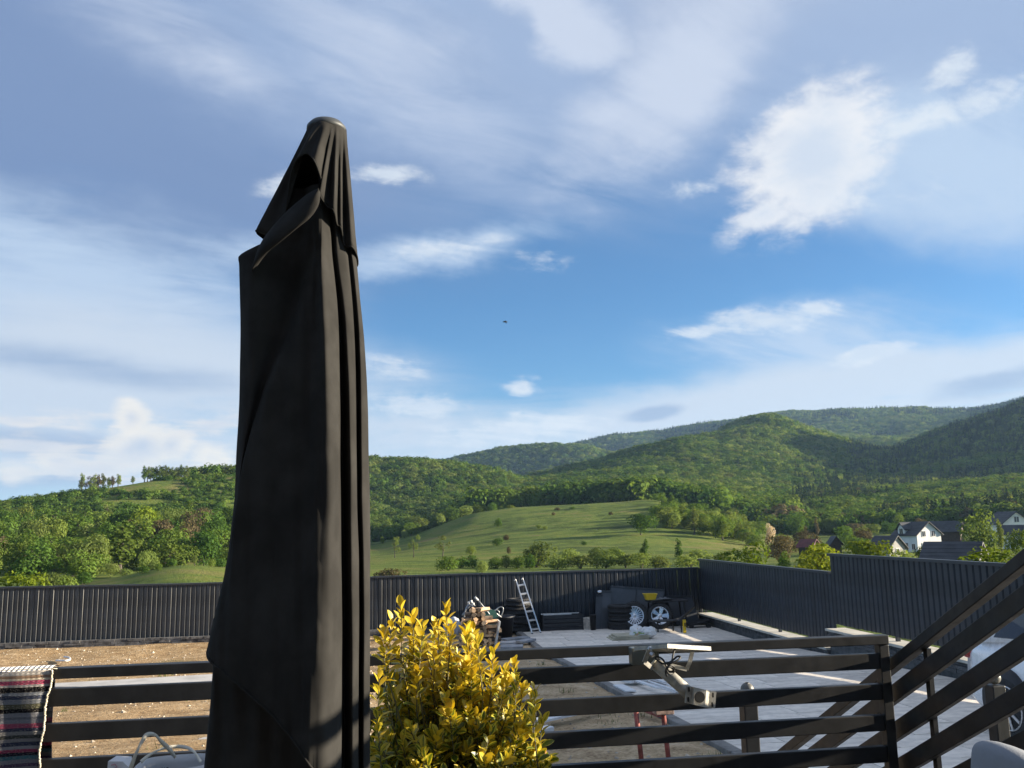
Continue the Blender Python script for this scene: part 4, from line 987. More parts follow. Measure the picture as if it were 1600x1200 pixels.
def sheet_rings(table, bottoms, y0, nrow, sub, amp, closed=True):
    """cloth whose columns run from y0 down to their own hem"""
    ys = sorted(table); tr = []
    for c in range(len(bottoms)):
        P = [Vector((table[y][c][0], y, table[y][c][1])) for y in ys]; f_ = crom(P, 10); yy = [p.y for p in f_]; col = []
        for k in range(nrow):
            y = y0 + (bottoms[c] - y0) * k / (nrow - 1); i = next((q for q in range(len(yy) - 1) if yy[q + 1] >= y), len(yy) - 2)
            t_ = min(1, (y - yy[i]) / max(1e-6, yy[i + 1] - yy[i])); v = f_[i].lerp(f_[i + 1], t_); col.append(Vector((v.x, y, v.z)))
        tr.append(col)
    fold = lambda v: (2.4 * math.sin(v.x * .155 + v.y * .0065 + math.sin(v.y * .011)) + 1.5 * math.sin(v.x * .33 - v.y * .010 + 1.0)) * max(0.0, min(1.0, (v.z - 20) / 30)) * (1.0 if v.x < 505 else .25)
    return [[(lambda p: p + wrinkle(p, amp))(U(v.x, v.y, v.z + fold(v))) for v in crom([tr[c][k] for c in range(len(bottoms))], sub, closed)] for k in range(nrow)]
OUTER = {y: [(x, d - (10 if c == 5 else 5 if c == 4 else 0) * (y >= 500)) for c, (x, d) in enumerate(r)] for y, r in LV.items()}
for y, r in {1000: [(332, -2), (333, 27), (338, 50), (349, 66), (374, 78), (453, 90), (508, 105), (529, 85), (541, 57)], 1100: [(322, -2), (324, 27), (330, 50), (343, 70), (370, 84), (450, 96), (506, 111), (528, 89), (541, 58)],
             1200: [(312, -2), (315, 27), (324, 50), (340, 72), (368, 88), (448, 100), (505, 115), (528, 92), (541, 58)], 1340: [(300, -2), (305, 27), (318, 50), (338, 72), (366, 90), (446, 102), (504, 117), (528, 94), (541, 58)]}.items(): OUTER[y][:9] = r
for y in OUTER:                                       # the recess between the lit folds is wider low down
    if y >= 500:
        r = OUTER[y]; k = min(1.0, (y - 420) / 250); r[8] = (r[8][0] - 6 * k, r[8][1] - 2 * k); r[9] = (r[9][0] - 4 * k, r[9][1] - 6 * k); r[7] = (r[7][0] - 2 * k, r[7][1])
rings = sheet_rings(OUTER, BOT, 300, 150, 9, .0030)
mb = MB(); mb.loft(rings, 0, False); mb.build('canopy', CLOTH, pa, True)
mb = MB(); mb.tube([p + Vector((0, -.001, 0)) for p in rings[-1][:8 * 9 + 2]], .0026, 6); mb.build('hem', CLOTH, pa, True)
INNER = {y: [(x + (3 if c < 4 else -7 if 7 <= c <= 9 else -3 if 10 <= c <= 15 else 0), d - (4 if c < 7 else 16 if c < 15 else -8)) for c, (x, d) in enumerate(LV[y])] for y in (900, 1000, 1100, 1200, 1340)}
rings = sheet_rings(INNER, [1340] * 20, 930, 40, 6, .004)
mb = MB(); mb.loft(rings, 0, False); mb.build('inner_panel', CLOTH, pa, True)
# wind-vent hood at the top
HOOD = [(481, 0, 401, 363, 0), (482, 9, 404, 366, 14), (485, 17, 424, 373, 24), (489, 23, 447, 352, 26), (493, 25, 459, 284, 38), (500, 29, 472, 266, 48), (507, 30, 487, 262, 56), (513, 29, 497, 278, 57),
        (518, 28, 506, 306, 52), (522, 26, 503, 324, 47), (525, 25, 513, 336, 46), (528, 23, 524, 346, 42), (531, 20, 529, 361, 36), (534, 15, 535, 366, 24), (536, 12, 540, 390, 26), (538, 8, 552, 394, 20), (540, 2, 559, 404, 4), (540, -5, 558, 414, -10),
        (533, -20, 548, 402, -32), (511, -28, 500, 392, -50), (489, -20, 432, 378, -36), (483, -9, 406, 366, -16)]
rings = []
for k in range(22):
    t_ = k / 21; ctl = []
    for q, (x0, d0, x1, y1, d1) in enumerate(HOOD):
        bulge = math.sin(math.pi * t_ * .8) * ((10 if q % 2 else -8) if 8 <= q <= 16 else (6 if q % 2 else -5)) * t_ ** .6
        ctl.append(Vector((x0 + (x1 - x0) * (t_ ** 1.05), 203 + (y1 - 203) * t_, d0 + (d1 - d0) * (t_ ** .85) + bulge)))
    rings.append([(lambda p: p + wrinkle(p, .003))(U(v.x, v.y, v.z)) for v in crom(ctl, 6, True)])
mb = MB(); mb.loft(rings, 0, False); o = mb.build('vent_hood', CLOTH, pa, True)
md = o.modifiers.new('thick', 'SOLIDIFY'); md.thickness = .002; md.offset = 0
mb = MB(); mb.tube(rings[-1], .0022, 6, closed=True); mb.build('hood_hem', CLOTH, pa, True)
A_ = [(502, 317, 58), (486, 325, 58), (464, 340, 52), (443, 358, 46), (423, 380, 42), (408, 404, 38), (399, 432, 32)]
B_ = [(505, 328, 68), (503, 350, 78), (492, 368, 82), (470, 384, 78), (446, 400, 68), (424, 414, 56), (401, 436, 40)]
rings = []
for k in range(9):
    t_ = k / 8; ctl = []
    for (x0, y0, d0), (x1, y1, d1) in zip(A_, B_):
        ctl.append(Vector((x0 + (x1 - x0) * t_, y0 + (y1 - y0) * t_, d0 + (d1 - d0) * t_ + 9 * math.sin(math.pi * t_))))
    rings.append([(lambda p: p + wrinkle(p, .002))(U(v.x, v.y, v.z)) for v in crom(ctl, 7)])
mb = MB(); mb.loft(rings, 0, False, False, False); o = mb.build('turned_flap', CLOTH, pa, True)
md = o.modifiers.new('thick', 'SOLIDIFY'); md.thickness = .003; md.offset = 0
top = U(510, 203, 0); s_ = .00162
mb = MB(); mb.lathe([(.0, 16 * s_), (14 * s_, 15 * s_), (25 * s_, 11 * s_), (31 * s_, 4 * s_), (31.5 * s_, -2 * s_), (28 * s_, -3 * s_)], top, 28)
mb.build('cap', mat('parasol_cap', (.05, .055, .058), .5, var=.1), pa, True)
MB().tube([(top.x + .02, UY, FLOOR + .02), top], .019, 12).build('pole', mat('parasol_pole', (.06, .06, .065), .4, metal=.6), pa, True)
MB().box((top.x + .02, UY, FLOOR + .035), (.5, .5, .07), bev=.02).build('base', KERB, pa)

# ---------------------------------------------------------------- golden variegated bush
def leaf_mat():
    m = bpy.data.materials.new('variegated_leaf'); m.use_nodes = True; t = NT(m.node_tree); p = t.n['Principled BSDF']; out = t.n['Material Output']
    uv = t.new('ShaderNodeUVMap'); uv.uv_map = 'UVMap'; u, v, _ = t.sep(E_(t, uv.outputs[0]))
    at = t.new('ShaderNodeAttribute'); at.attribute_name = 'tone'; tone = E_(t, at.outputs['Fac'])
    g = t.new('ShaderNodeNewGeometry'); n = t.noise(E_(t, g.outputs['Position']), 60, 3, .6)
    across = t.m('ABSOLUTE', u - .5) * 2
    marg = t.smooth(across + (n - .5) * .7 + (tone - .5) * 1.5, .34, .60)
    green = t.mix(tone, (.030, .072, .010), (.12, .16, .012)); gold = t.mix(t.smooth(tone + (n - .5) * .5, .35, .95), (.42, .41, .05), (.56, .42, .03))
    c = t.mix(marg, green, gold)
    c = t.mix(t.smooth(across, .10, .0) * .35, c, (.30, .30, .06))
    t.put(p.inputs['Base Color'], c); p.inputs['Roughness'].default_value = .42; p.inputs['Specular IOR Level'].default_value = .5
    tr = t.new('ShaderNodeBsdfTranslucent'); t.put(tr.inputs['Color'], t.mix(1.0, c, (1.25, 1.1, .5), 'MULTIPLY')); mx = t.new('ShaderNodeMixShader'); mx.inputs[0].default_value = .28
    t.link(p.outputs[0], mx.inputs[1]); t.link(tr.outputs[0], mx.inputs[2]); t.link(mx.outputs[0], out.inputs['Surface']); return m
LEAFM = leaf_mat()
NL = [(0, .0), (.12, .22), (.32, .70), (.55, 1.0), (.78, .80), (.93, .38), (1.0, .0)]      # outline of a leaf along its length
def leaf_shape(curl, fold):
    V = []; UV = []; F = []
    for k, (s, w) in enumerate(NL):
        z = curl * s * s - .02 * s
        for q, sx in enumerate((-1, 0, 1)):
            V.append((sx * w * .5, s, z + abs(sx) * w * fold)); UV.append((.5 + sx * .5 * w / max(.25, 1), s) if False else (.5 + sx * .5, s))
    for k in range(len(NL) - 1):
        a = k * 3; F += [(a, a + 1, a + 4, a + 3), (a + 1, a + 2, a + 5, a + 4)]
    return V, UV, F
SHAPES = [leaf_shape(c, f) for c, f in ((-.10, .22), (-.22, .16), (.05, .28), (-.34, .20))]
def leaf_meshes():
    out = {}
    for si, (V, UV, F) in enumerate(SHAPES):
        for ti in range(5):
            me = bpy.data.meshes.new('leaf'); me.from_pydata(V, [], F); me.polygons.foreach_set('use_smooth', [True] * len(F))
            uvl = me.uv_layers.new(name='UVMap')
            for lp in me.loops: uvl.data[lp.index].uv = UV[lp.vertex_index]
            at = me.attributes.new('tone', 'FLOAT', 'POINT'); at.data.foreach_set('value', [.08 + .21 * ti] * len(V)); me.materials.append(LEAFM); out[(si, ti)] = me
    return out
def build_bush():
    g = random.Random(31); LM = leaf_meshes()
    cx, cy = .205, 2.86
    bu = thing('golden_bush', 'golden yellow variegated bush in a pot before the railing', 'bush', (cx, cy, FLOOR))
    shoots = []
    def dome(th, ph):
        # outline of the bush as the photo shows it: higher on the left, trailing to the right
        rx = .315; ry = .28; rz = .46
        return Vector((cx + rx * math.cos(ph) * math.sin(th), cy + ry * math.sin(ph) * math.sin(th), -.80 + rz * math.cos(th) - .13 * max(0, math.cos(ph) * math.sin(th)) + .05 * math.cos(th)))
    for k in range(560):
        th = math.acos(1 - g.random() * 1.35); ph = g.uniform(0, 2 * math.pi)
        p = dome(th, ph) ; c = Vector((cx, cy, -.95)); p = c.lerp(p, g.uniform(.62, 1.0))
        d = (p - Vector((cx, cy, -.92))).normalized() * 1.0 + Vector((g.uniform(-.35, .35), g.uniform(-.35, .35), .30)); shoots.append((p, d.normalized(), g.uniform(.05, .10)))
    for px, py, Y in ((627, 936, 2.80), (645, 948, 2.74), (612, 958, 2.72), (697, 934, 2.78), (704, 965, 2.75), (660, 966, 2.70), (745, 985, 2.74), (770, 1005, 2.76), (803, 1020, 2.78), (806, 1050, 2.70), (835, 1062, 2.76), (832, 1102, 2.66), (846, 1112, 2.72), (728, 975, 2.72), (600, 975, 2.70), (592, 1040, 2.66), (590, 1100, 2.64)):
        p = onY(px, py, Y); shoots.append((p - Vector((0, 0, .045)), Vector((g.uniform(-.12, .12), g.uniform(-.2, .05), 1)).normalized(), .085))
    leaves = []; stems = MB()
    for p, d, L in shoots:
        base = p - d * L * 1.6; root = Vector((cx + (p.x - cx) * .35, cy + (p.y - cy) * .35, -1.02))
        stems.tube([root, root.lerp(base, .6) + Vector((g.uniform(-.02, .02), g.uniform(-.02, .02), .02)), base, p + d * L * .1], [.004, .003, .0022, .0012], 5)
        e = d.orthogonal().normalized(); f = d.cross(e); n = g.randrange(13, 21); a0 = g.uniform(0, 6.28)
        for q in range(n):
            t_ = q / (n - 1); a = a0 + q * 2.39996
            rad = e * math.cos(a) + f * math.sin(a); sp = (1.15 - .85 * t_) * g.uniform(.8, 1.15)
            ld = (d * (1 - .55 * sp) + rad * sp * 1.15 + Vector((0, 0, .04))).normalized()
            pos = p + d * (L * 1.6 * (t_ - .88)); ln = g.uniform(.027, .050) * (1 - .25 * max(0, t_ - .7))
            x = ld.cross(d + Vector((0, 0, .01))).normalized(); nz = x.cross(ld).normalized()
            if nz.dot(d) < 0: nz = -nz; x = -x
            roll = g.uniform(-.4, .4); x2 = x * math.cos(roll) + nz * math.sin(roll); z2 = x2.cross(ld)
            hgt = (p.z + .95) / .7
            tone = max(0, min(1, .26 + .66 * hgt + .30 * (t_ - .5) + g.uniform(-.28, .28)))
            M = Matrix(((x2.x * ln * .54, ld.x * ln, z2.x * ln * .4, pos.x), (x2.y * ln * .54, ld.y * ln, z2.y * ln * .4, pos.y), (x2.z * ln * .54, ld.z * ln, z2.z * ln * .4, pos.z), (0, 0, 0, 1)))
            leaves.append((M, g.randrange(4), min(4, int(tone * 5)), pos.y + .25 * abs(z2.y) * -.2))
    leaves.sort(key=lambda l: l[3]); inv = WM[bu.name].inverted()
    big = leaves[:300]; rest = leaves[300:]
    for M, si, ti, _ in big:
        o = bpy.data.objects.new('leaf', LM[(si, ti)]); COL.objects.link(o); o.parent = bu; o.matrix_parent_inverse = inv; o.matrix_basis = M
    V = []; F = []; UVs = []; T = []
    for M, si, ti, _ in rest:
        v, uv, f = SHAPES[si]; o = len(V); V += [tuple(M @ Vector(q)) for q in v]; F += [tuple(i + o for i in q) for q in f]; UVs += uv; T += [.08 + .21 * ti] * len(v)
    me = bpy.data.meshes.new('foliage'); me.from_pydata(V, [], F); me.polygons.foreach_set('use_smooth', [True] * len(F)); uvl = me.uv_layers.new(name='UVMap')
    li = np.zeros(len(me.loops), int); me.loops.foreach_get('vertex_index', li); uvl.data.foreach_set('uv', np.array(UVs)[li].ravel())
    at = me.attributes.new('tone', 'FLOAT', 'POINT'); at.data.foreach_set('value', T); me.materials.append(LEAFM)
    o = obj('foliage', me, bu); o['kind'] = 'stuff'
    stems.build('stems', mat('green_stem', (.10, .09, .035), .6, var=.2), bu, True)
    pot = MB(); pot.lathe([(.0, 0), (.15, 0), (.17, .02), (.21, .42), (.225, .42), (.225, .47), (.195, .47), (.19, .42), (.0, .42)], (cx, cy, FLOOR + .002), 28); pot.build('pot', mat('pot_plastic', (.06, .05, .045), .5), bu, True)
build_bush()

# ---------------------------------------------------------------- things on the terrace
def rug():
    stops = [(1047, (150, 146, 138)), (1054, (120, 98, 80)), (1058, (165, 155, 135)), (1062, (122, 52, 72)), (1068, (128, 124, 120)), (1072, (8, 8, 12)), (1080, (92, 96, 100)), (1085, (34, 40, 54)), (1091, (86, 90, 94)), (1098, (58, 58, 44)), (1105, (6, 6, 10)),
             (1112, (92, 94, 98)), (1118, (70, 72, 78)), (1122, (88, 90, 94)), (1128, (112, 52, 70)), (1135, (36, 40, 54)), (1140, (92, 92, 90)), (1146, (44, 46, 44)), (1152, (92, 92, 92)), (1157, (34, 38, 52)), (1163, (100, 100, 102)), (1168, (104, 42, 62)), (1173, (14, 16, 26)), (1178, (50, 78, 84)), (1184, (88, 90, 96)), (1190, (56, 46, 64)), (1195, (92, 92, 94))]
    za = onY(70, 1047, YR - .04).z; zb = onY(70, 1230, YR - .04).z
    m = bpy.data.materials.new('rag_weave'); m.use_nodes = True; t = NT(m.node_tree); p = t.n['Principled BSDF']
    uv = t.new('ShaderNodeUVMap'); uv.uv_map = 'UVMap'; u, v, _ = t.sep(E_(t, uv.outputs[0]))
    n = t.noise(t.xyz(u * 3, v * 30, 0.0), 2.0, 4, .6); w = v + (n - .5) * .012
    c = t.ramp(w, [((y - 1047) / 183, srgb(*k)) for y, k in stops], 'CONSTANT')
    weft = t.m('SINE', u * 420 + t.m('SINE', v * 900.0) * 1.2); rows = t.m('SINE', v * 620.0)
    thread = t.noise(t.xyz(u * 260, v * 120, 1.0), 1.0, 2, .5)
    c = t.mix(1.0, c, (2.8, 2.7, 2.7), 'MULTIPLY'); c = t.mix(t.smooth(thread, .54, .66) * .6, c, (.55, .50, .42)); c = t.mix(t.smooth(thread, .40, .28) * .5, c, (.03, .03, .035))
    t.put(p.inputs['Base Color'], c); p.inputs['Roughness'].default_value = .95; p.inputs['Specular IOR Level'].default_value = .05
    t.put(p.inputs['Normal'], t.bump(weft * .5 + rows * .7, .9, .004))
    o = thing('rag_rug', 'striped woven rag rug hung over the left end of the railing', 'rug', (-1.5, YR, za))
    def sheet(name, Y, y1, edge, wob):
        mb = MB(); NX, NZ = 26, 60; rings = []; UVs = []
        for k in range(NZ + 1):
            f = k / NZ; y = 1047 + (y1 - 1047) * f; e = onY(edge(y), y, Y).x; z = za + (zb - za) * (y - 1047) / 183; row = []
            for q in range(NX + 1):
                g_ = q / NX; x = e - (1 - g_) * 1.1; dy = wob * math.sin(x * 9 + 1.3) * f - .010 * math.sin(math.pi * f) + .004 * math.sin(x * 40 + z * 16)
                row.append(Vector((x, Y + dy - (.0 if f > .03 else 0), z + .006 * math.sin(x * 5) * f))); UVs.append((g_, (y - 1047) / 183))
            rings.append(row)
        mb.loft(rings, 0, False, False, False); me = mb.mesh(name, m, True); ul = me.uv_layers.new(name='UVMap')
        for lp in me.loops: ul.data[lp.index].uv = UVs[lp.vertex_index]
        ob = obj(name, me, o); md = ob.modifiers.new('thick', 'SOLIDIFY'); md.thickness = .006; md.offset = 0
        return rings
    r1 = sheet('front_fall', YR - .045, 1230, lambda y: 80 - 19 * (y - 1047) / 153 + 1.5 * math.sin(y * .09), .012)
    r2 = sheet('back_fall', YR + .045, 1198, lambda y: 87 - 7 * (y - 1047) / 153, .006)
    mb = MB(); mb.loft([[Vector((p.x, YR - .045 + .09 * k / 6, za + .010 * math.sin(math.pi * k / 6))) for p in r1[0]] for k in range(7)], 0, False, False, False)
    me = mb.mesh('fold', m, True); ul = me.uv_layers.new(name='UVMap')
    for lp in me.loops: ul.data[lp.index].uv = ((lp.vertex_index % 27) / 26, .01)
    obj('fold', me, o)
    P = [r[-1] + Vector((.003, -.004, 0)) for r in r1]; g = random.Random(2); pts = []; rad = []
    for a, b in zip(P[:-1], P[1:]):
        for k in range(4):
            pts.append(a.lerp(b, k / 4) + Vector((g.uniform(-.003, .003), 0, 0))); rad.append(.0016 + .0014 * (k % 2) + g.uniform(0, .001))
    TW = mat('cream_twine', (.62, .56, .44), .9, var=.2, scale=40); MB().tube(pts, rad, 6).build('edge_binding', TW, o, True)
    P = [r + Vector((0, -.003, .006)) for r in r1[0]] + [r1[0][-1] + Vector((.02, -.004, .004))]; MB().tube(P, .0016, 6).build('top_twine', TW, o, True)
rug()
def shopping_bag():
    PAPER = mat('white_bag', (.62, .62, .63), .6, var=.05, scale=5); STRAP = mat('cream_strap', (.62, .59, .50), .6, var=.06)
    Y = 3.02
    o = thing('shopping_bag', 'white shopping bag with looped cream handles below the railing', 'bag', onY(255, 1330, Y))
    def B(px, py, d=0): p = onY(px, py, Y); return Vector((p.x, p.y - d, p.z))
    g = random.Random(6); top = [(213, 1200, .03), (240, 1200, .04), (275, 1196, .045), (318, 1192, .03), (330, 1190, -.02), (318, 1186, -.06), (262, 1189, -.07), (222, 1192, -.05)]
    bot = [(222, 1330, .09), (245, 1330, .10), (275, 1330, .10), (318, 1330, .09), (326, 1330, 0), (318, 1330, -.10), (262, 1330, -.10), (224, 1330, -.09)]
    rings = []
    for k in range(12):
        f = k / 11; rings.append(crom([B(a[0] + (b[0] - a[0]) * f, a[1] + (b[1] - a[1]) * f, a[2] + (b[2] - a[2]) * f + .008 * math.sin(7 * f + q)) for q, (a, b) in enumerate(zip(top, bot))], 5, True))
    mb = MB(); mb.loft(rings, 0, False); mb.add(rings[-1], [tuple(range(len(rings[-1])))]); ob = mb.build('sack', PAPER, o, True); md = ob.modifiers.new('thick', 'SOLIDIFY'); md.thickness = .002
    def ribbon(name, P, w):
        C_ = crom([Vector(p) for p in P], 10); mb = MB(); rows = []
        for i, p in enumerate(C_):
            d = (C_[min(i + 1, len(C_) - 1)] - C_[max(i - 1, 0)]).normalized(); s = d.cross(Vector((.35, -1, .2))).normalized() * w / 2; s2 = s * (.55 + .45 * abs(math.cos(i * .11)))
            rows.append([p - s2, p + s2])
        mb.loft(rows, 0, False, False, False); ob = mb.build(name, STRAP, o, True); md = ob.modifiers.new('thick', 'SOLIDIFY'); md.thickness = .0025; md.offset = 0
    ribbon('handle', [B(211, 1197, .06), B(222, 1170, .07), B(231, 1150, .06), B(237, 1142, .05), B(246, 1145, .03), B(254, 1158, .01), B(262, 1173, -.02), B(268, 1190, -.05)], .013)
    ribbon('handle', [B(226, 1185, .04), B(236, 1178, .0), B(255, 1173, -.04), B(280, 1173, -.05), B(300, 1176, -.02), B(316, 1188, .02)], .011)
    MB().lathe([(0, .001), (.012, 0)], B(300, 1203, .055), 20, M=Matrix.Rotation(R(90), 3, 'X')).build('blue_emblem', mat('emblem_blue', (.10, .28, .55), .6), o)
    cu = bpy.data.curves.new('print', 'FONT'); cu.body = 'SIB'; cu.size = .022; cu.extrude = .0004; tmp = bpy.data.objects.new('print', cu); COL.objects.link(tmp); dg = bpy.context.evaluated_depsgraph_get()
    me = bpy.data.meshes.new_from_object(tmp.evaluated_get(dg)); bpy.data.objects.remove(tmp); me.materials.clear(); me.materials.append(mat('print_ink', (.02, .02, .03), .6))
    c = obj('print', me, o); c.matrix_basis = Matrix.Translation(B(271, 1199, .056)) @ Matrix.Rotation(R(176), 4, 'Y') @ Matrix.Rotation(R(90), 4, 'X') @ Matrix.Rotation(R(180), 4, 'Y') @ Matrix.Rotation(R(180), 4, 'Z')
    o2 = thing('paper_packet', 'crumpled white packet with a faded pink print beside the shopping bag', 'packet', onY(190, 1330, Y)); mb = MB()
    V = [B(172, 1187, .02), B(196, 1186, .03), B(214, 1197, .05), B(216, 1330, .06), B(160, 1330, .04), B(176, 1186, -.04), B(200, 1187, -.04), B(216, 1330, -.06), B(160, 1330, -.06)]
    mb.add(V, [(0, 1, 2, 3, 4), (0, 5, 6, 1), (5, 8, 7, 6), (0, 4, 8, 5), (1, 6, 7, 3, 2)]); mb.build('wrapper', PAPER, o2)
    a = B(178, 1190, .026); MB().tube([B(178, 1192, .027), B(184, 1190, .03), B(188, 1194, .033), B(181, 1197, .033), B(188, 1198, .036)], .0016, 5).build('pink_print', mat('pink_ink', (.45, .22, .25), .7), o2)
shopping_bag()
def solar_light():
    ALU = mat('weathered_white_metal', (.36, .345, .305), .55, var=.2, scale=30, bump=.15, bscale=200); BLK = mat('black_rubber', (.012, .012, .012), .6); GLASS = mat('solar_glass', (.02, .025, .05), .15, var=.1, spec=.7)
    o = thing('solar_panel_bracket', 'small white solar panel on a bracket arm clamped to the railing', 'solar panel', (1.05, 3.3, -.62))
    N = onY(1043, 1009, 3.06); Rr = onY(1111, 1013, 3.22); L = onY(991, 1013, 3.24); X = L + Rr - N; n = (Rr - N).cross(L - N).normalized()
    if n.z < 0: n = -n
    def slab(nm, a, b, c, d, t0, t1, m_): mb = MB(); V = [q + n * t0 for q in (a, b, c, d)] + [q + n * t1 for q in (a, b, c, d)]; mb.add(V, [(0, 3, 2, 1), (4, 5, 6, 7), (0, 1, 5, 4), (1, 2, 6, 5), (2, 3, 7, 6), (3, 0, 4, 7)]); return mb.build(nm, m_, o)
    slab('panel_frame', N, Rr, X, L, -.008, .006, ALU)
    ce = (N + X) / 2; sh = lambda q: ce + (q - ce) * .92; slab('cells', sh(N), sh(Rr), sh(X), sh(L), .0065, .0085, GLASS)
    def path(nm, pts, w, h, m_):
        P = [onY(x, y, Y) for x, y, Y in pts]; mb = MB()
        for a, b in zip(P[:-1], P[1:]): mb.bar(a, b + (b - a).normalized() * w * .3, h, w, up=(0.1, -1, .1))
        return mb.build(nm, m_, o)
    path('bracket_arm', [(1015, 1014, 3.14), (1007, 1034, 3.16), (1019, 1044, 3.18)], .004, .016, ALU); path('bracket_arm', [(1082, 1017, 3.18), (1078, 1034, 3.19), (1073, 1046, 3.20), (1046, 1039, 3.20)], .004, .014, ALU)
    MB().tube([onY(1015, 1011, 3.12), onY(1017, 1022, 3.13)], .007, 10).build('clamp_bolt', mat('steel_bolt', (.4, .4, .4), .3, metal=.9), o, True)
    MB().tube([onY(1017, 1021, 3.12), onY(1021, 1024, 3.11)], .009, 6).build('wing_nut', MATS['steel_bolt'], o)
    a = onY(1022, 1035, 3.20); b = onY(1083, 1089, 3.13); MB().tube([a, a.lerp(b, .5), b], .023, 20).build('arm_tube', ALU, o, True)
    MB().tube([a - (b - a).normalized() * .004, a + (b - a).normalized() * .004], .0265, 20).build('tube_cap', mat('cream_cap', (.62, .58, .46), .5), o, True)
    # hat-section mounting plate
    cs = [(1072, 1071, 3.10, 1070, 1098), (1082, 1073, 3.10, 1080, 1100), (1086, 1074, 3.08, 1084, 1101), (1103, 1078, 3.08, 1101, 1105), (1108, 1079, 3.11, 1106, 1106), (1119, 1081, 3.11, 1117, 1107)]
    mb = MB(); rows = [[onY(x0, y0, Y), onY(x1, y1, Y)] for x0, y0, Y, x1, y1 in cs]; mb.loft(rows, 0, False, False, False); pl = mb.build('mounting_plate', ALU, o); md = pl.modifiers.new('thick', 'SOLIDIFY'); md.thickness = .004; md.offset = 0
    fw = Vector((0, -1, 0)); Mx = Matrix.Rotation(R(90), 3, 'X')
    MB().lathe([(.0, .0), (.0165, .0), (.0165, -.002), (.019, -.002)], onY(1093.5, 1089.5, 3.070), 24, M=Mx).build('hole', BLK, pl)
    for x, y, Y in ((1076.5, 1077, 3.094), (1075.5, 1093, 3.094), (1114, 1086, 3.104), (1113, 1101, 3.104)): MB().box(onY(x, y, Y), (.007, .003, .016), bev=.001).build('slot', BLK, pl)
    cab = [(1055, 1014, 3.12), (1052, 1022, 3.10), (1050, 1032, 3.09), (1046, 1037, 3.08), (1058, 1032, 3.08), (1063, 1027, 3.09), (1058, 1026, 3.10), (1048, 1034, 3.09), (1036, 1037, 3.10), (1027, 1031, 3.12), (1024, 1028, 3.13), (1028, 1026, 3.12), (1036, 1031, 3.10), (1041, 1041, 3.09), (1045, 1049, 3.11), (1052, 1048, 3.11), (1053, 1042, 3.09), (1046, 1040, 3.08), (1041, 1046, 3.09), (1046, 1053, 3.11), (1053, 1050, 3.12), (1051, 1043, 3.09), (1043, 1043, 3.08), (1040, 1050, 3.11), (1042, 1056, 3.14)]
    MB().tube(crom([onY(*c) for c in cab], 8), .0034, 7).build('cable', BLK, o, True)
    MB().box(onY(1006, 1024, 3.33), (.105, .05, .062), bev=.003).build('control_box', mat('grey_box', (.10, .11, .10), .5), o)
solar_light()
def chair():
    GF = mat('grey_outdoor_fabric', (.21, .225, .25), .9, var=.08, scale=6, bump=.5, bscale=300, bdist=.001); Y = 1.05
    c = onY(1600, 1200, Y); o = thing('armchair', 'grey upholstered armchair back in the lower right corner', 'chair', (c.x + .12, Y, FLOOR))
    prof = [(1517, 1330), (1517, 1260), (1519, 1200), (1521, 1172), (1527, 1159), (1540, 1154), (1556, 1156), (1575, 1163), (1600, 1174), (1660, 1196), (1760, 1230), (1800, 1260), (1810, 1330)]
    P = crom([onY(x + 24, y + 9, Y) for x, y in prof], 5); rings = []; ctr = onY(1684, 1309, Y)
    for k in range(11):
        a = -math.pi / 2 + math.pi * k / 10; d = math.sin(a) * .055; s = 1 - .16 * (1 - math.cos(a)); rings.append([ctr + (p - ctr) * s + Vector((0, d + .004 * math.sin(p.x * 60), 0)) for p in P])
    mb = MB(); mb.loft(rings, 0, True); mb.build('backrest', GF, o, True)
    b = onY(1660, 1330, Y); MB().box((b.x, Y - .32, FLOOR + .42), (.52, .55, .16), bev=.04).build('seat', GF, o)
    MB().box((b.x, Y + .0, (b.z + FLOOR + .4) / 2 + .02), (.3, .06, abs(b.z - FLOOR - .36)), bev=.01).build('back_support', METAL, o)
    for sx in (-1, 1):
        for sy in (-.55, -.08): MB().box((b.x + sx * .23, Y + sy, FLOOR + .17), (.04, .04, .34)).build('leg', METAL, o)
chair()

# ---------------------------------------------------------------- things in the yard
RUBBER = mat('tyre_rubber', (.022, .022, .023), .75, var=.2, scale=20, bump=.4, bscale=40); ALLOY = mat('alloy', (.62, .63, .65), .28, metal=.85, var=.08); ALLOY_DARK = mat('alloy_dark', (.03, .03, .033), .4, metal=.4)
BLACKP = mat('black_plastic', (.016, .017, .02), .5, var=.2, scale=6); TIMBER = mat('pale_timber', (.50, .36, .22), .8, var=.25, scale=7, bump=.3, rnd=.3)
def tyre_profile(ro, w, ri): return [(ri, -w * .42), (ri + .02, -w * .5), (ro - .03, -w * .5), (ro - .008, -w * .40), (ro, -w * .25), (ro, -w * .1), (ro - .008, -w * .085), (ro - .008, -w * .055), (ro, -w * .04), (ro, w * .04), (ro - .008, w * .055), (ro - .008, w * .085), (ro, w * .1), (ro, w * .25), (ro - .008, w * .40), (ro - .03, w * .5), (ri + .02, w * .5), (ri, w * .42), (ri, -w * .42)]
def tyre_mb(c, ro=.32, w=.21, ri=.21, M=None):
    mb = MB(); mb.lathe(tyre_profile(ro, w, ri), c, 40, M=M)
    for k in range(40):                                           # tread blocks
        a = 2 * math.pi * k / 40
        for s in (-1, 1):
            p = Vector((math.cos(a) * (ro + .002), math.sin(a) * (ro + .002), s * w * .28)); T = Matrix.Rotation(a, 3, 'Z'); q = Matrix.Rotation(s * .35, 3, 'X')
            mm = (M if M is not None else Matrix.Identity(3)) @ T @ q; pp = (M @ p) if M is not None else p; mb.box(Vector(c) + pp, (.012, .030, w * .2), mm)
    return mb
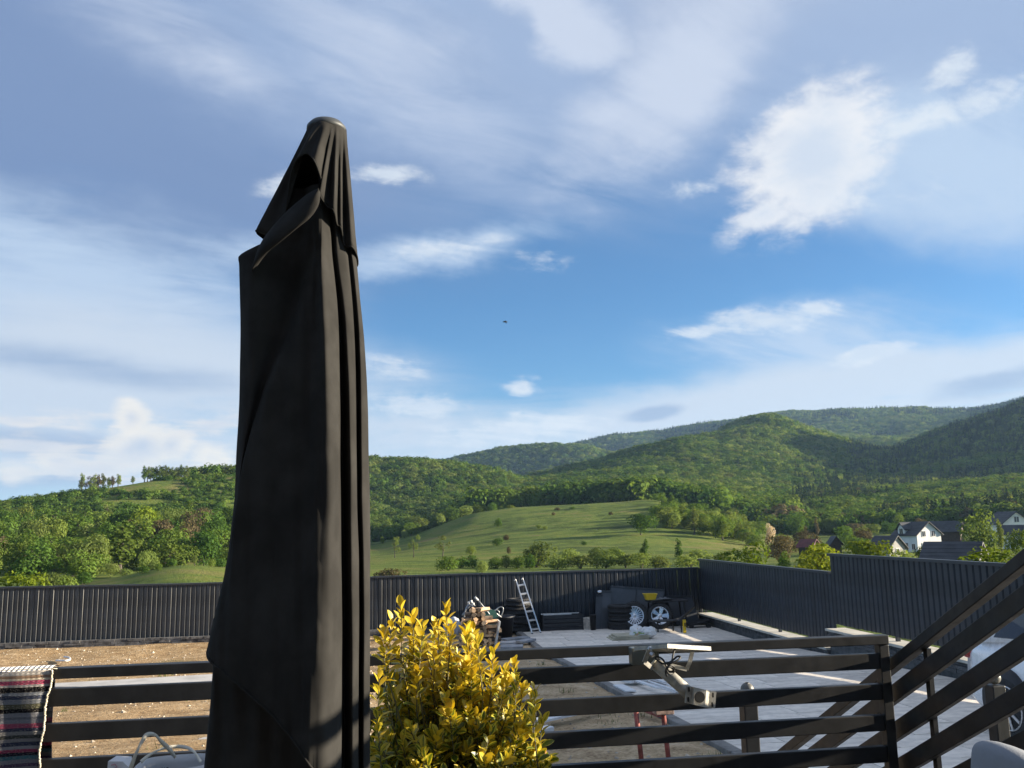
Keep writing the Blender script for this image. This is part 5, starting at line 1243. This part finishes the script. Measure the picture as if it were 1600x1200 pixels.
def tyre_stack(cx, cy, n, place, group):
    g = random.Random(int(cx * 100)); words = ['bottom tyre of', 'second tyre from the bottom of', 'third tyre from the bottom of', 'top tyre of']
    for k in range(n):
        c = (cx + g.uniform(-.03, .03), cy + g.uniform(-.03, .03), gz(cy) + .01 + .105 + .212 * k); o = thing('tyre', words[k if n == 4 else (k if k < n - 1 else 3)] + ' the stack ' + place, 'tyre', (c[0], c[1], c[2] - .105), group)
        tyre_mb(c, .33, .21, .2).build('rubber', RUBBER, o, True)
tyre_stack(3.36, 23.60, 4, 'behind the aluminium ladder', 'tyres stacked behind the ladder')
tyre_stack(6.02, 23.2, 3, 'left of the two alloy wheels', 'tyres stacked left of the alloy wheels')
def wheel(label, c, ro, lean, yaw, spokes, style):
    """alloy wheel standing on its tread, leaning back"""
    M = (Matrix.Rotation(yaw, 3, 'Z') @ Matrix.Rotation(R(90) - lean, 3, 'X')).to_3x3(); o = thing('wheel', label, 'wheel', (c[0], c[1], c[2] - ro), 'alloy wheels by the fence')
    w = .22; ri = ro * .66; tyre_mb(c, ro, w, ri, M).build('tyre', RUBBER, o, True)
    mb = MB(); mb.lathe([(ri + .004, w * .46), (ri - .012, w * .47), (ri - .022, w * .42), (ri - .03, w * .2), (ri - .03, -w * .4), (ri, -w * .42)], c, 40, M=M); rim = mb.build('rim', ALLOY, o, True)
    MB().lathe([(0, 0), (ri - .025, 0)], Vector(c) + M @ Vector((0, 0, .005)), 32, M=M).build('backing', ALLOY_DARK, rim)
    for k in range(spokes):
        for s in ((-1, 1) if style == 'mesh' else (0,)):
            a = 2 * math.pi * k / spokes + s * .10; a2 = 2 * math.pi * k / spokes + s * (.16 if style == 'mesh' else 0)
            w0, w1 = (.011, .012) if style == 'mesh' else (.034, .055); V = []
            for rr, aa, ww, z in ((.045, a, w0, w * .30), (ri - .02, a2, w1, w * .40)):
                d = Vector((math.cos(aa), math.sin(aa), 0)); e = Vector((-d.y, d.x, 0))
                V += [d * rr - e * ww + Vector((0, 0, z)), d * rr + e * ww + Vector((0, 0, z)), d * rr + e * ww * 1.2 + Vector((0, 0, z - .035)), d * rr - e * ww * 1.2 + Vector((0, 0, z - .035))]
            mb = MB(); mb.add([Vector(c) + M @ v for v in V], [(0, 1, 5, 4), (1, 2, 6, 5), (3, 0, 4, 7), (2, 3, 7, 6), (4, 5, 6, 7)]); mb.build('spoke', ALLOY, rim)
    MB().lathe([(0, w * .34), (.05, w * .33), (.06, w * .26), (.06, 0)], c, 20, M=M).build('hub', ALLOY, rim, True)
p = onG(990, 984); wheel('many-spoked alloy wheel with tyre leaning by the fence, left of two', (p.x, p.y - .1, gz(p.y) + .36), .36, R(14), R(-6), 10, 'mesh')
p = onG(1030, 983); wheel('five-spoked silver alloy wheel with tyre leaning by the fence, right of two', (p.x, p.y - .08, gz(p.y) + .34), .34, R(14), R(-8), 5, 'five')
def ladder():
    o = thing('ladder', 'aluminium ladder leaning against the stack of tyres by the far fence', 'ladder', onG(838, 989)); A = mat('ladder_aluminium', (.66, .66, .66), .35, metal=.7, var=.06)
    a0, a1 = onG(832, 992), onG(845, 990.5); b0, b1 = onY(807, 909, 23.22), onY(818, 907, 23.22)
    for a, b in ((a0, b0), (a1, b1)):
        MB().bar(a, b, .028, .065, up=(0, -1, .2)).build('stile', A, o); MB().bar(a + Vector((0, 0, .005)), a.lerp(b, .03), .034, .075, up=(0, -1, .2)).build('foot', BLACKP, o)
        MB().tube([b, b + Vector((-.02, 0, .06)), b + Vector((-.06, 0, .03))], .012, 8).build('hook', A, o)
    for k in range(6):
        f = .10 + .165 * k; MB().bar(a0.lerp(b0, f), a1.lerp(b1, f), .045, .034, up=(0, -.3, 1)).build('rung', A, o)
ladder()
def fence_side_items():
    g = random.Random(12)
    # black slatted crate with pale battens on it
    l, r = onG(847, 987), onG(911, 985); o = thing('black_crate', 'long low black crate against the fence right of the ladder', 'crate', ((l.x + r.x) / 2, 23.5, GROUND)); W = r.x - l.x; h = .40; x0 = l.x
    for k in range(4): MB().box((x0 + W / 2, 23.30, GROUND + .06 + .105 * k), (W, .03, .092)).build('board', BLACKP, o); MB().box((x0 + W / 2, 23.66, GROUND + .06 + .105 * k), (W, .03, .092)).build('board', BLACKP, o)
    for x in (x0 + .02, x0 + W - .02): MB().box((x, 23.48, GROUND + .21), (.04, .40, .42)).build('end_panel', BLACKP, o)
    MB().box((x0 + W / 2, 23.48, GROUND + .03), (W - .06, .36, .04)).build('bottom', BLACKP, o)
    AL = mat('pale_batten', (.62, .61, .58), .5, var=.08)
    for k, (dz, dx, y) in enumerate(((.445, .0, 23.42), (.43, .05, 23.34))):
        b = MB().bar((x0 - .02 + dx, y, GROUND + dz), (x0 + W * (.93 - .2 * k), y + .05, GROUND + dz), .05, .02).build('batten', AL); tag(b, ('upper' if k == 0 else 'lower') + ' pale metal batten lying along the top of the black crate', 'batten')
    # short pale board
    c = onG(920, 985); o = tag(MB().bar((c.x, c.y, GROUND + .01), (c.x - .03, c.y + .28, GROUND + .30), .24, .03, up=(0, -1, 1)).build('chipboard_offcut', mat('chipboard', (.46, .42, .36), .9, var=.25, scale=12)), 'small mottled board propped between the black crate and the dark panels', 'board')
    # dark panels leaning on the fence
    PAN = mat('dark_panel', (.060, .066, .074), .45, var=.12, scale=3); PAN2 = mat('darker_panel', (.035, .040, .048), .5, var=.12, scale=3)
    def panel(label, xl, xr, yt, yb, Y0, m_, slant=0.0, name='sheet_metal', split=None):
        a = onG(xl, yb); b = onG(xr, yb); tl = onY(xl, yt, Y0 + .28); tr_ = onY(xr, yt + slant, Y0 + .28); o = thing(name, label, 'panel', ((a.x + b.x) / 2, Y0, GROUND))
        V = [Vector((a.x, Y0, GROUND)), Vector((b.x, Y0, GROUND)), tr_, tl]; q = Vector((0, -.025, .004)); mb = MB(); mb.add(V + [v + q for v in V], [(3, 2, 1, 0), (4, 5, 6, 7), (0, 1, 5, 4), (1, 2, 6, 5), (2, 3, 7, 6), (3, 0, 4, 7)]); mb.build('sheet', m_, o)
        e = Vector((0, -.04, .006)); MB().bar(V[3] + e, V[2] + e, .03, .04).build('top_edge', m_, o)
        if split: f = split; MB().bar(V[0].lerp(V[1], f) + e, V[3].lerp(V[2], f) + e, .012, .02, up=(0, -1, 0)).build('seam', PAN2, o)
    panel('very dark panel leaning deep in the fence corner', 1040, 1080, 932, 972, 23.62, PAN2)
    panel('large slate-grey metal panel leaning against the fence behind the alloy wheels', 954, 1038, 916, 983, 23.52, PAN, 6, split=.48)
    panel('narrow grey panel left of the large slate-grey panel', 940, 955, 924, 984, 23.40, PAN); panel('narrow dark board, leftmost of the panels leaning on the fence', 931, 941, 930, 985, 23.36, PAN2)
    o = thing('dark_bin', 'small dark open bin at the left foot of the leaning panels', 'bin', onG(927, 985)); c = onG(927, 986); MB().lathe([(0, 0), (.07, 0), (.09, .42), (.10, .42), (.085, .40), (.065, .03), (0, .03)], (c.x, c.y, GROUND), 16).build('bucket', BLACKP, o, True); MB().tube([(c.x - .07, c.y, GROUND + .4), (c.x - .08, c.y, GROUND + .8)], .012, 6).build('stick', BLACKP, o)
    c = onY(937, 925, 23.25); o = tag(MB().lathe([(0, -.03), (.05, -.03), (.07, .0), (.05, .04), (0, .05)], c, 16).build('metal_bowl', ALLOY, None, True), 'small shiny metal bowl on top of the leaning panels', 'bowl')
    # work table with tub
    cx, cy = onG(1030, 978).x, 23.05; tz = onY(1040, 938, cy).z; o = thing('work_table', 'black folding work table behind the alloy wheels', 'table', (cx, cy, GROUND)); MB().box((cx + .05, cy + .1, tz - .02), (1.05, .5, .04), bev=.008).build('table_top', BLACKP, o)
    for sx in (-.42, .52):
        for sy in (-.1, .3): MB().bar((cx + sx, cy + sy, GROUND), (cx + sx * .9, cy + sy, tz - .04), .035, .035, up=(0, 1, 0)).build('leg', BLACKP, o)
    c = onY(1016, 937, cy - .02); YEL = mat('yellow_plastic', (.62, .43, .02), .4, var=.06)
    o = thing('yellow_tub', 'bright yellow plastic tub on the black work table', 'tub', c); rings = []
    for hx, hy, z in ((.115, .09, 0), (.155, .12, .135), (.175, .135, .14), (.175, .135, .155), (.15, .115, .15), (.11, .085, .015)): rings.append([c + Vector((sx * hx, sy * hy, z + .002)) for sx, sy in ((-1, -1), (1, -1), (1, 1), (-1, 1))])
    mb = MB(); mb.loft(rings, 0, True); mb.build('basin', YEL, o)
    b = MB(); pts = [onY(1018, 940, cy - .15), onY(1032, 937, cy - .2), onY(1045, 936, cy - .15), onY(1053, 938, cy)]
    mb = MB(); mb.loft([[p + Vector((0, 0, .01)), p + Vector((0, .35, .015 + .02 * math.sin(i * 2.0)))] for i, p in enumerate(crom(pts, 5))], 0, False, False, False); tag(mb.build('plastic_sheet', mat('grey_film', (.16, .17, .18), .35)), 'rumpled grey plastic sheet lying on the work table', 'sheet')
    # low black bench
    a = onG(1049, 988); o = thing('black_stool', 'low black metal stool in front of the alloy wheels', 'stool', (a.x, a.y, GROUND)); z = GROUND + .30; x1 = a.x + .15
    for dx, dy in ((0, 0), (.12, -.3), (-.55, .2), (-.43, -.1)): MB().box((x1 + dx - .1, a.y + dy, GROUND + .15), (.03, .03, .30)).build('leg', BLACKP, o)
    MB().box((x1 - .33, a.y - .03, z), (.72, .36, .03), bev=.006).build('seat', BLACKP, o)
    MB().bar((x1 + .05, a.y, z - .02), (x1 + .75, a.y + .8, z + .22), .05, .05).build('handle', BLACKP, o)
    # yellow spirit level on end
    c = onG(1070, 991); o = thing('spirit_level', 'yellow spirit level standing upright on the paving', 'level', (c.x, c.y, gz(c.y))); z0 = gz(c.y) + .012; MB().box((c.x, c.y, z0 + .17), (.075, .03, .34), bev=.003).build('body', YEL, o); MB().box((c.x + .012, c.y - .017, z0 + .22), (.03, .006, .09)).build('vial', BLACKP, o)
    # flat stack of beige slabs with a plastic sack
    a = onG(957, 1003); b_ = onG(1010, 999)
    for k in range(3):
        s = tag(MB().box(((a.x + b_.x) / 2 + .03 * k, a.y + .28, gz(a.y) + .03 + .04 * k), (b_.x - a.x - .05 * k, .62, .036), bev=.004).build('beige_slab', mat('beige_slab', (.46, .42, .31), .85, var=.15, scale=4)), ['bottom', 'middle', 'top'][k] + ' slab of the beige stack beside the plastic sack', 'slab', 'beige slabs stacked on the paving')
    c = onG(1003, 1000); o = thing('plastic_sack', 'crumpled white plastic sack with green print on the paving', 'sack', (c.x, c.y, gz(c.y) + .02)); SK = bpy.data.materials.new('printed_sack'); SK.use_nodes = True; t = NT(SK.node_tree); tc = t.new('ShaderNodeTexCoord'); V_ = E_(t, tc.outputs['Object'])
    n = t.noise(V_, 5, 3, .6, .8); n2 = t.noise(V_, 9, 3); cc = t.mix(t.smooth(n, .58, .62), (.68, .68, .67), (.22, .33, .10)); cc = t.mix(t.smooth(n2, .62, .66), cc, (.50, .33, .22)); t.put(t.n['Principled BSDF'].inputs['Base Color'], cc); t.n['Principled BSDF'].inputs['Roughness'].default_value = .4
    for q, (dx, dz, sx, sy, sz) in enumerate(((-.10, .10, .17, .15, .14), (.13, .08, .22, .16, .12))):
        bm = bmesh.new(); bmesh.ops.create_icosphere(bm, subdivisions=3, radius=1)
        for v in bm.verts:
            nn = 1 + .30 * mnoise.noise(v.co * 2.3 + Vector((q * 9, 0, 0))) + .16 * abs(mnoise.noise(v.co * 6)); v.co = Vector((v.co.x * sx * nn + c.x + dx, v.co.y * sy * nn + c.y, max(-.8, v.co.z) * sz * nn * (1 + .5 * max(0, -v.co.x * (1 - 2 * q))) + gz(c.y) + .09 + dz))
        me = bpy.data.meshes.new('bulge'); bm.to_mesh(me); bm.free(); me.materials.append(SK); obj('bulge', me, o)
    # black trolley at the wall end
    c = onG(1105, 977); c = Vector((min(c.x, 8.0), 23.0, GROUND)); o = thing('black_trolley', 'flat black trolley lying at the end of the low stone wall', 'trolley', c); MB().bar((c.x - .3, c.y - .2, GROUND + .10), (c.x + .30, c.y - .1, GROUND + .20), .32, .05, bev=.01).build('deck', BLACKP, o)
    for dx in (-.22, .24): MB().tube([(c.x + dx, c.y - .33, GROUND + .075), (c.x + dx, c.y - .25, GROUND + .075)], .06, 14).build('castor', BLACKP, o)
fence_side_items()
def wood_and_barrow():
    g = random.Random(3); BARKM = mat('log_bark', (.17, .125, .09), .9, var=.35, scale=8, bump=.5); END = mat('split_wood', (.72, .46, .25), .8, var=.3, scale=5, rnd=.4)
    a = onG(712, 1014); b = onG(776, 1014); y0 = a.y; n = 0
    for r in range(9):
        cnt = 7 - (r > 3) - (r > 5) - (r > 6); x = a.x + .06 + .05 * r * .8
        for k in range(cnt):
            w = (b.x - a.x - .04 * r) / 7; c = Vector((x + w * (k + .5) + g.uniform(-.01, .01), y0 + .2 + g.uniform(-.03, .03), gz(y0) + .055 + .098 * r)); L = g.uniform(.30, .38); m_ = g.randrange(5, 7); rot = g.uniform(0, 6)
            # split billet lying with its cut end or flank to the viewer
            ang = g.uniform(-.35, .35) + (1.3 if g.random() < .35 else 0); d = Vector((math.sin(ang), math.cos(ang), g.uniform(-.05, .05))).normalized(); e = d.orthogonal().normalized(); f = d.cross(e)
            rad = [.06 * g.uniform(.75, 1.15) for _ in range(m_)]; rings = [[c + d * s * L / 2 + (e * math.cos(rot + 2 * math.pi * q / m_) + f * math.sin(rot + 2 * math.pi * q / m_)) * rad[q] for q in range(m_)] for s in (-1, 1)]
            mb = MB(); mb.loft(rings, 0, False); mb.add(rings[0], [tuple(range(m_ - 1, -1, -1))], 1); mb.add(rings[1], [tuple(range(m_))], 1); mb.mi = [0 if (q % 3) else 1 for q in range(m_)] + [1, 1]
            o = mb.build('split_log', [BARKM, END]); tag(o, 'split log in the firewood stack behind the golden bush', 'log', 'logs of the firewood stack'); n += 1
    # wheelbarrow tipped behind the stack
    GR = mat('green_tray', (.035, .11, .075), .5, var=.12); TB = mat('barrow_tube', (.30, .31, .32), .4, metal=.5); WH = mat('white_grip', (.7, .7, .68), .5)
    Y = 22.4; B = lambda x, y, d=0: onY(x, y, Y - d); o = thing('wheelbarrow', 'green wheelbarrow tipped up between the firewood and the tyre stack', 'wheelbarrow', B(765, 995))
    rim = [B(752, 957, .1), B(772, 953, .1), B(779, 968, .2), B(776, 985, .3), B(756, 980, .3)]; bot = [B(758, 962, -.2), B(768, 960, -.2), B(774, 970, -.2), B(771, 980, -.2), B(760, 977, -.2)]
    mb = MB(); mb.loft([crom(rim, 4, True), crom(bot, 4, True)], 0, True); mb.build('tray', GR, o)
    for pts in ([B(776, 980, .1), B(765, 960, .12), B(752, 944, .14), B(744, 934, .16)], [B(790, 970, 0), B(770, 954, .05), B(752, 946, .1)]): MB().tube(pts, .017, 8).build('handle', TB, o, True)
    MB().tube([B(747, 938, .16), B(742, 933, .17)], .026, 8).build('grip', WH, o, True)
    MB().tube(crom([B(772, 955), B(780, 949), B(786, 950), B(784, 960), B(775, 972)], 6), .014, 8).build('leg_loop', TB, o, True); MB().tube(crom([B(768, 955), B(776, 953), B(780, 957), B(776, 966)], 6), .012, 8).build('leg_loop', TB, o, True)
    tyre_mb(B(757, 990, .2), .17, .08, .10, Matrix.Rotation(R(80), 3, 'X')).build('wheel', RUBBER, o, True)
    # tools behind the stack: bicycle-like frame of tubes with pale grips
    o = thing('hand_cart', 'old grey tubular hand cart with pale grips behind the firewood', 'cart', B(730, 995)); 
    for pts in ([B(722, 990, .1), B(727, 955, .1), B(733, 945, .1), B(740, 950, .1)], [B(736, 985), B(738, 955), B(737, 942)], [B(722, 962, .05), B(734, 947, .05), B(742, 946, .05)], [B(740, 985), B(746, 960), B(748, 952)]): MB().tube(crom(pts, 5), .020, 8).build('tube', TB, o, True)
    for q in ((737, 942), (740, 946), (733, 944)): MB().tube([B(q[0], q[1]), B(q[0] - 1, q[1] - 4)], .03, 8).build('grip', WH, o, True)
    c = onG(788, 998); o = thing('dark_tub', 'dark plastic tub between the firewood and the tyre stack', 'tub', c); mb = MB(); mb.lathe([(0, 0), (.22, 0), (.29, .52), (.32, .53), (.28, .50), (.20, .03), (0, .03)], (c.x, c.y + .2, GROUND), 20); mb.build('basin', mat('navy_plastic', (.014, .018, .026), .5), o, True)
    c = onG(776, 1010); tag(MB().box((c.x, c.y, GROUND + .28), (.03, .5, .62), Matrix.Rotation(.2, 3, 'Y')).build('white_board', mat('white_board', (.6, .6, .58), .7)), 'white edge board holding the right end of the firewood', 'board')
    c = onG(712, 1000); mb = MB(); bm = bmesh.new(); bmesh.ops.create_icosphere(bm, subdivisions=3, radius=1)
    for v in bm.verts: v.co = Vector((v.co.x * .22, v.co.y * .2, max(v.co.z, -.5) * .28)) * (1 + .25 * mnoise.noise(v.co * 3)) + Vector((c.x - .05, c.y + .3, GROUND + .24))
    me = bpy.data.meshes.new('sack'); bm.to_mesh(me); bm.free(); me.materials.append(mat('pale_sack', (.44, .46, .5), .6, var=.1)); tag(obj('sack', me), 'pale sack slumped at the left end of the firewood', 'sack')
wood_and_barrow()
def rubble():
    g = random.Random(5); SL = mat('grey_slab', (.30, .31, .33), .8, var=.15, scale=5, rnd=.25); WHT = mat('white_trim', (.68, .68, .68), .5, var=.05); RED = mat('red_oxide', (.24, .06, .045), .7, var=.3, scale=15)
    for k, (x, y, w, d, rz) in enumerate(((790, 1008, .8, .28, .2), (806, 1002, .7, .25, .5), (822, 1006, .6, .22, .9), (800, 1014, .5, .3, -.2), (812, 1029, .62, .26, .15), (828, 1026, .6, .24, .3), (842, 1028, .42, .26, .1))):
        c = onG(x, y); o = MB().box((c.x, c.y, gz(c.y) + .05 + .012 * (k % 3)), (w, d, .05), (Matrix.Rotation(rz, 3, 'Z') @ Matrix.Rotation(g.uniform(-.06, .06), 3, 'X')), bev=.004).build('kerb_offcut', SL)
        tag(o, 'grey slab offcut lying in the rubble heap right of the firewood' if k < 4 else 'grey slab offcut lying on the soil behind the top rail', 'slab', 'offcuts by the firewood' if k < 4 else 'offcuts behind the top rail')
    for k, (x0, y0, x1, y1, w) in enumerate(((985, 1063, 1058, 1086, .06), (992, 1063, 1066, 1088, .05), (1000, 1062, 1040, 1074, .05), (972, 1066, 1030, 1086, .07), (1018, 1066, 1072, 1082, .04), (966, 1076, 986, 1086, .16))):
        a, b = onG(x0, y0), onG(x1, y1); h = Vector((0, 0, .03 + .022 * (k % 4))); o = MB().bar(a + h, b + h, w, .02).build('white_trim', WHT); tag(o, 'white plastic trim strip in the loose heap on the paving edge', 'trim strip', 'white trim strips by the kerb')
    c = onG(990, 1072); tag(MB().box((c.x, c.y, gz(c.y) + .10), (.34, .3, .06), Matrix.Rotation(.4, 3, 'Z'), bev=.01).build('white_tray', WHT), 'white tray in the middle of the trim heap', 'tray')
    a, b = onG(838, 1142), onG(962, 1118); h = Vector((0, 0, .10)); q = Vector((b.x - a.x, b.y - a.y, 0)).normalized(); nrm = Vector((-q.y, q.x, 0)); mb = MB(); V = [a + h - nrm * .1, a + h + nrm * .16, b + h + nrm * .05, b + h]; mb.add(V + [v + Vector((0, 0, .025)) for v in V], [(3, 2, 1, 0), (4, 5, 6, 7), (0, 1, 5, 4), (1, 2, 6, 5), (2, 3, 7, 6), (3, 0, 4, 7)]); tag(mb.build('white_plank', WHT), 'long white plank lying on the soil right of the golden bush', 'plank')
    c = onG(850, 1150); tag(MB().box((c.x, c.y, gz(c.y) + .05), (.2, .12, .09), Matrix.Rotation(.5, 3, 'Z'), bev=.006).build('pale_block', WHT), 'pale block at the near end of the white plank', 'block')
    def prop(label, px0, y0, px1, y1, Y, head):
        a = onY(px0, y0, Y); b = onY(px1, y1, Y); o = thing('steel_prop', label, 'prop', Vector((b.x, b.y, gz(Y)))); foot = a + (b - a) * ((gz(Y) - a.z) / (b.z - a.z)); MB().tube([a, foot], .021, 10).build('tube', RED, o, True); MB().tube([a + (foot - a) * .28, a + (foot - a) * .34], .028, 10).build('collar', RED, o, True)
        MB().box(foot + Vector((0, 0, .01)), (.12, .12, .015)).build('foot_plate', RED, o)
        if head: MB().box(a + Vector((0, 0, .01)), (.16, .12, .05), bev=.006).build('head_plate', mat('rusty_plate', (.32, .22, .17), .8, var=.3, scale=20), o)
    prop('thin red steel prop, left one of the pair below the solar panel', 993, 1105, 1002, 1186, 7.6, False); prop('red steel prop with a head plate, right one of the pair below the solar panel', 1036, 1112, 1044, 1182, 7.6, True); prop('red steel prop at the right foot of the golden bush', 849, 1150, 851, 1205, 7.2, False)
    a, b = onG(1000, 1116), onG(1032, 1128); tag(MB().bar(a + Vector((0, 0, .08)), b + Vector((0, 0, .08)), .06, .05).build('red_beam', RED), 'short red steel beam lying behind the two props', 'beam')
    pts = [onG(87, 1036), onG(96, 1036), onG(104, 1036), onG(109, 1034), onG(107, 1031), onG(100, 1030)]; tag(MB().tube([p + Vector((0, 0, .05)) for p in crom(pts, 5)], .022, 7).build('white_hose', WHT, None, True), 'bent piece of white hose on the sand near the far fence', 'hose')
    c = onG(125, 1083); 
    for k in range(5): tag(MB().box((c.x + .22 * k - .3 + g.uniform(-.1, .1), c.y - .3 + g.uniform(-.2, .2), gz(c.y) + .03), (g.uniform(.1, .25), .12, .05), Matrix.Rotation(g.uniform(0, 3), 3, 'Z')).build('wood_scrap', TIMBER), 'small pale wood scrap on the soil behind the left railing', 'scrap', 'wood scraps behind the left railing')
rubble()
def car():
    PAINT = mat('silver_white_paint', (.80, .81, .83), .28, metal=.0, var=.02, coat=.8, spec=.5); GLS = mat('car_glass', (.012, .015, .02), .08, spec=.8); TRIM = BLACKP; LAMP = mat('tail_lamp', (.35, .02, .02), .25)
    wc = onG(1584, 1158); X0 = wc.x - .02; Yw = wc.y; zg = gz(Yw)
    o = thing('parked_car', 'silver-white hatchback parked beside the tall fence, seen through the stair railing', 'car', (X0 + .88, Yw - 1.3, zg), rz=0)
    # s runs from the tail forwards (towards the house), so world y = Yw + .78 - s
    def P(s, u, h): return Vector((X0 + .88 + u, Yw + .80 - s, gz(Yw + .8 - s) + h))
    st = [(.0, .60, .30, .82), (.05, .78, .28, .90), (.25, .86, .24, .96), (.8, .885, .22, .97), (1.8, .89, .20, .95), (2.8, .89, .20, .93), (3.5, .87, .22, .88), (3.95, .80, .26, .78), (4.15, .60, .32, .62)]
    rings = []
    for s, w, lo, hi in st:
        rings.append([P(s, u * w, lo + (hi - lo) * v) for u, v in ((-.90, .0), (-.98, .12), (-1, .45), (-.97, .78), (-.90, .97), (-.6, 1.0), (0, 1.02), (.6, 1.0), (.90, .97), (.97, .78), (1, .45), (.98, .12), (.90, .0))])
    mb = MB(); mb.loft(rings, 0, True); body = mb.build('body', PAINT, o, True)
    cab = [(.10, .62, .90, .93), (.42, .70, .93, 1.26), (.75, .69, .95, 1.43), (1.3, .68, .95, 1.48), (2.1, .67, .94, 1.46), (2.6, .68, .93, 1.30), (3.15, .72, .90, .93)]
    rings = []
    for s, w, lo, hi in cab: rings.append([P(s, u * w, lo + (hi - lo) * v) for u, v in ((-1.18, 0), (-1.08, .5), (-.95, .88), (-.80, .98), (0, 1.03), (.80, .98), (.95, .88), (1.08, .5), (1.18, 0))])
    mb = MB(); mb.loft(rings, 0, True); mb.build('roof', PAINT, o, True)
    def pane(nm, pts, m_, d=.02):
        c = sum(pts, Vector()) / len(pts); mb = MB(); V = [p + Vector((-d, 0, .005)) for p in pts]; mb.add(V + [v + Vector((d * .5, 0, 0)) for v in V], [tuple(range(len(V)))] + [(k, (k + 1) % len(V), len(V) + (k + 1) % len(V), len(V) + k) for k in range(len(V))]); return mb.build(nm, m_, o)
    pane('rear_side_window', [P(.62, -.79, .99), P(.70, -.70, 1.20), P(.95, -.66, 1.34), P(1.35, -.655, 1.38), P(1.38, -.78, 1.0)], GLS, .045); pane('front_side_window', [P(1.44, -.78, 1.0), P(1.42, -.655, 1.38), P(2.05, -.645, 1.36), P(2.75, -.76, 1.0)], GLS, .045)
    mb = MB(); mb.add([P(.09, -.55, .96), P(.09, .55, .96), P(.50, .52, 1.33), P(.50, -.52, 1.33)], [(0, 1, 2, 3)]); w = mb.build('rear_window', GLS, o); w.location = Vector((0, .03, .02))
    for sx in (-1, 1): MB().box(P(.10, sx * .70, .80), (.20, .16, .13), bev=.03).build('tail_lamp', LAMP, o)
    for s in (.80, 3.35):
        for sx in (-1, 1):
            c = P(s, sx * .80, .315); M = Matrix.Rotation(R(90), 3, 'Y'); w_ = tyre_mb(c, .315, .20, .215, M).build('wheel', RUBBER, o, True)
            MB().tube([P(s, sx * .60, .34), P(s, sx * .895, .34)], .375, 28).build('wheel_arch', TRIM, o, True)
            M2 = Matrix.Rotation(R(-90) if sx < 0 else R(90), 3, 'Y'); MB().lathe([(.0, .05), (.215, .05), (.22, .095), (.205, .10), (.20, .06)], c, 28, M=M2).build('rim', ALLOY, w_, True)
            for k in range(9):
                a = 2 * math.pi * k / 9; d = Vector((math.cos(a), math.sin(a), 0)); p0 = c + M2 @ (d * .03 + Vector((0, 0, .105))); p1 = c + M2 @ (d * .205 + Vector((0, 0, .105))); MB().bar(p0, p1, .012, .030, up=(0, .6, .8)).build('spoke', ALLOY, w_)
    MB().bar(P(.02, -.70, .50), P(.02, .70, .50), .05, .16, bev=.02).build('bumper', PAINT, o); MB().bar(P(1.40, -.905, .32), P(1.40, -.895, .95), .004, .008, up=(0, 1, 0)).build('door_seam', TRIM, o)
    MB().box(P(1.65, -.91, .80), (.03, .20, .03), bev=.01).build('door_handle', PAINT, o)
car()
# ---------------------------------------------------------------- a bird over the valley
def bird():
    c = ray(789, 503).normalized() * 45; o = thing('bird', 'tiny dark bird flying against the blue sky', 'bird', c); DK = mat('bird_plumage', (.03, .032, .038), .8)
    MB().tube([c + Vector((-.11, .02, -.01)), c + Vector((-.05, 0, .01)), c + Vector((.03, 0, .015)), c + Vector((.10, 0, .005)), c + Vector((.14, 0, 0))], [.012, .035, .04, .025, .006], 8).build('body', DK, o, True)
    for s in (-1, 1):
        mb = MB(); mb.add([c + Vector((-.02, 0, .02)), c + Vector((.05, 0, .02)), c + Vector((.05 + s * .03, s * .16, .05)), c + Vector((.06 + s * .08, s * .32, -.02)), c + Vector((0, s * .17, .04))], [(0, 1, 2, 4), (2, 3, 4)]); mb.build('wing', DK, o)
bird()

# ---------------------------------------------------------------- the air of the valley
def build_haze():
    me = MB().box((0, 0, 155), (18200, 18200, 400)).mesh('haze', [])
    m = bpy.data.materials.new('haze'); m.use_nodes = True; t = NT(m.node_tree); t.n.clear()
    out = t.new('ShaderNodeOutputMaterial'); v = t.new('ShaderNodeVolumePrincipled')
    v.inputs['Color'].default_value = (.42, .66, 1.0, 1); v.inputs['Density'].default_value = .00007; v.inputs['Anisotropy'].default_value = .2
    t.link(v.outputs[0], out.inputs['Volume']); me.materials.append(m)
    o = obj('haze', me); tag(o, 'thin pale blue evening haze over the valley', 'haze', kind='stuff')
build_haze()
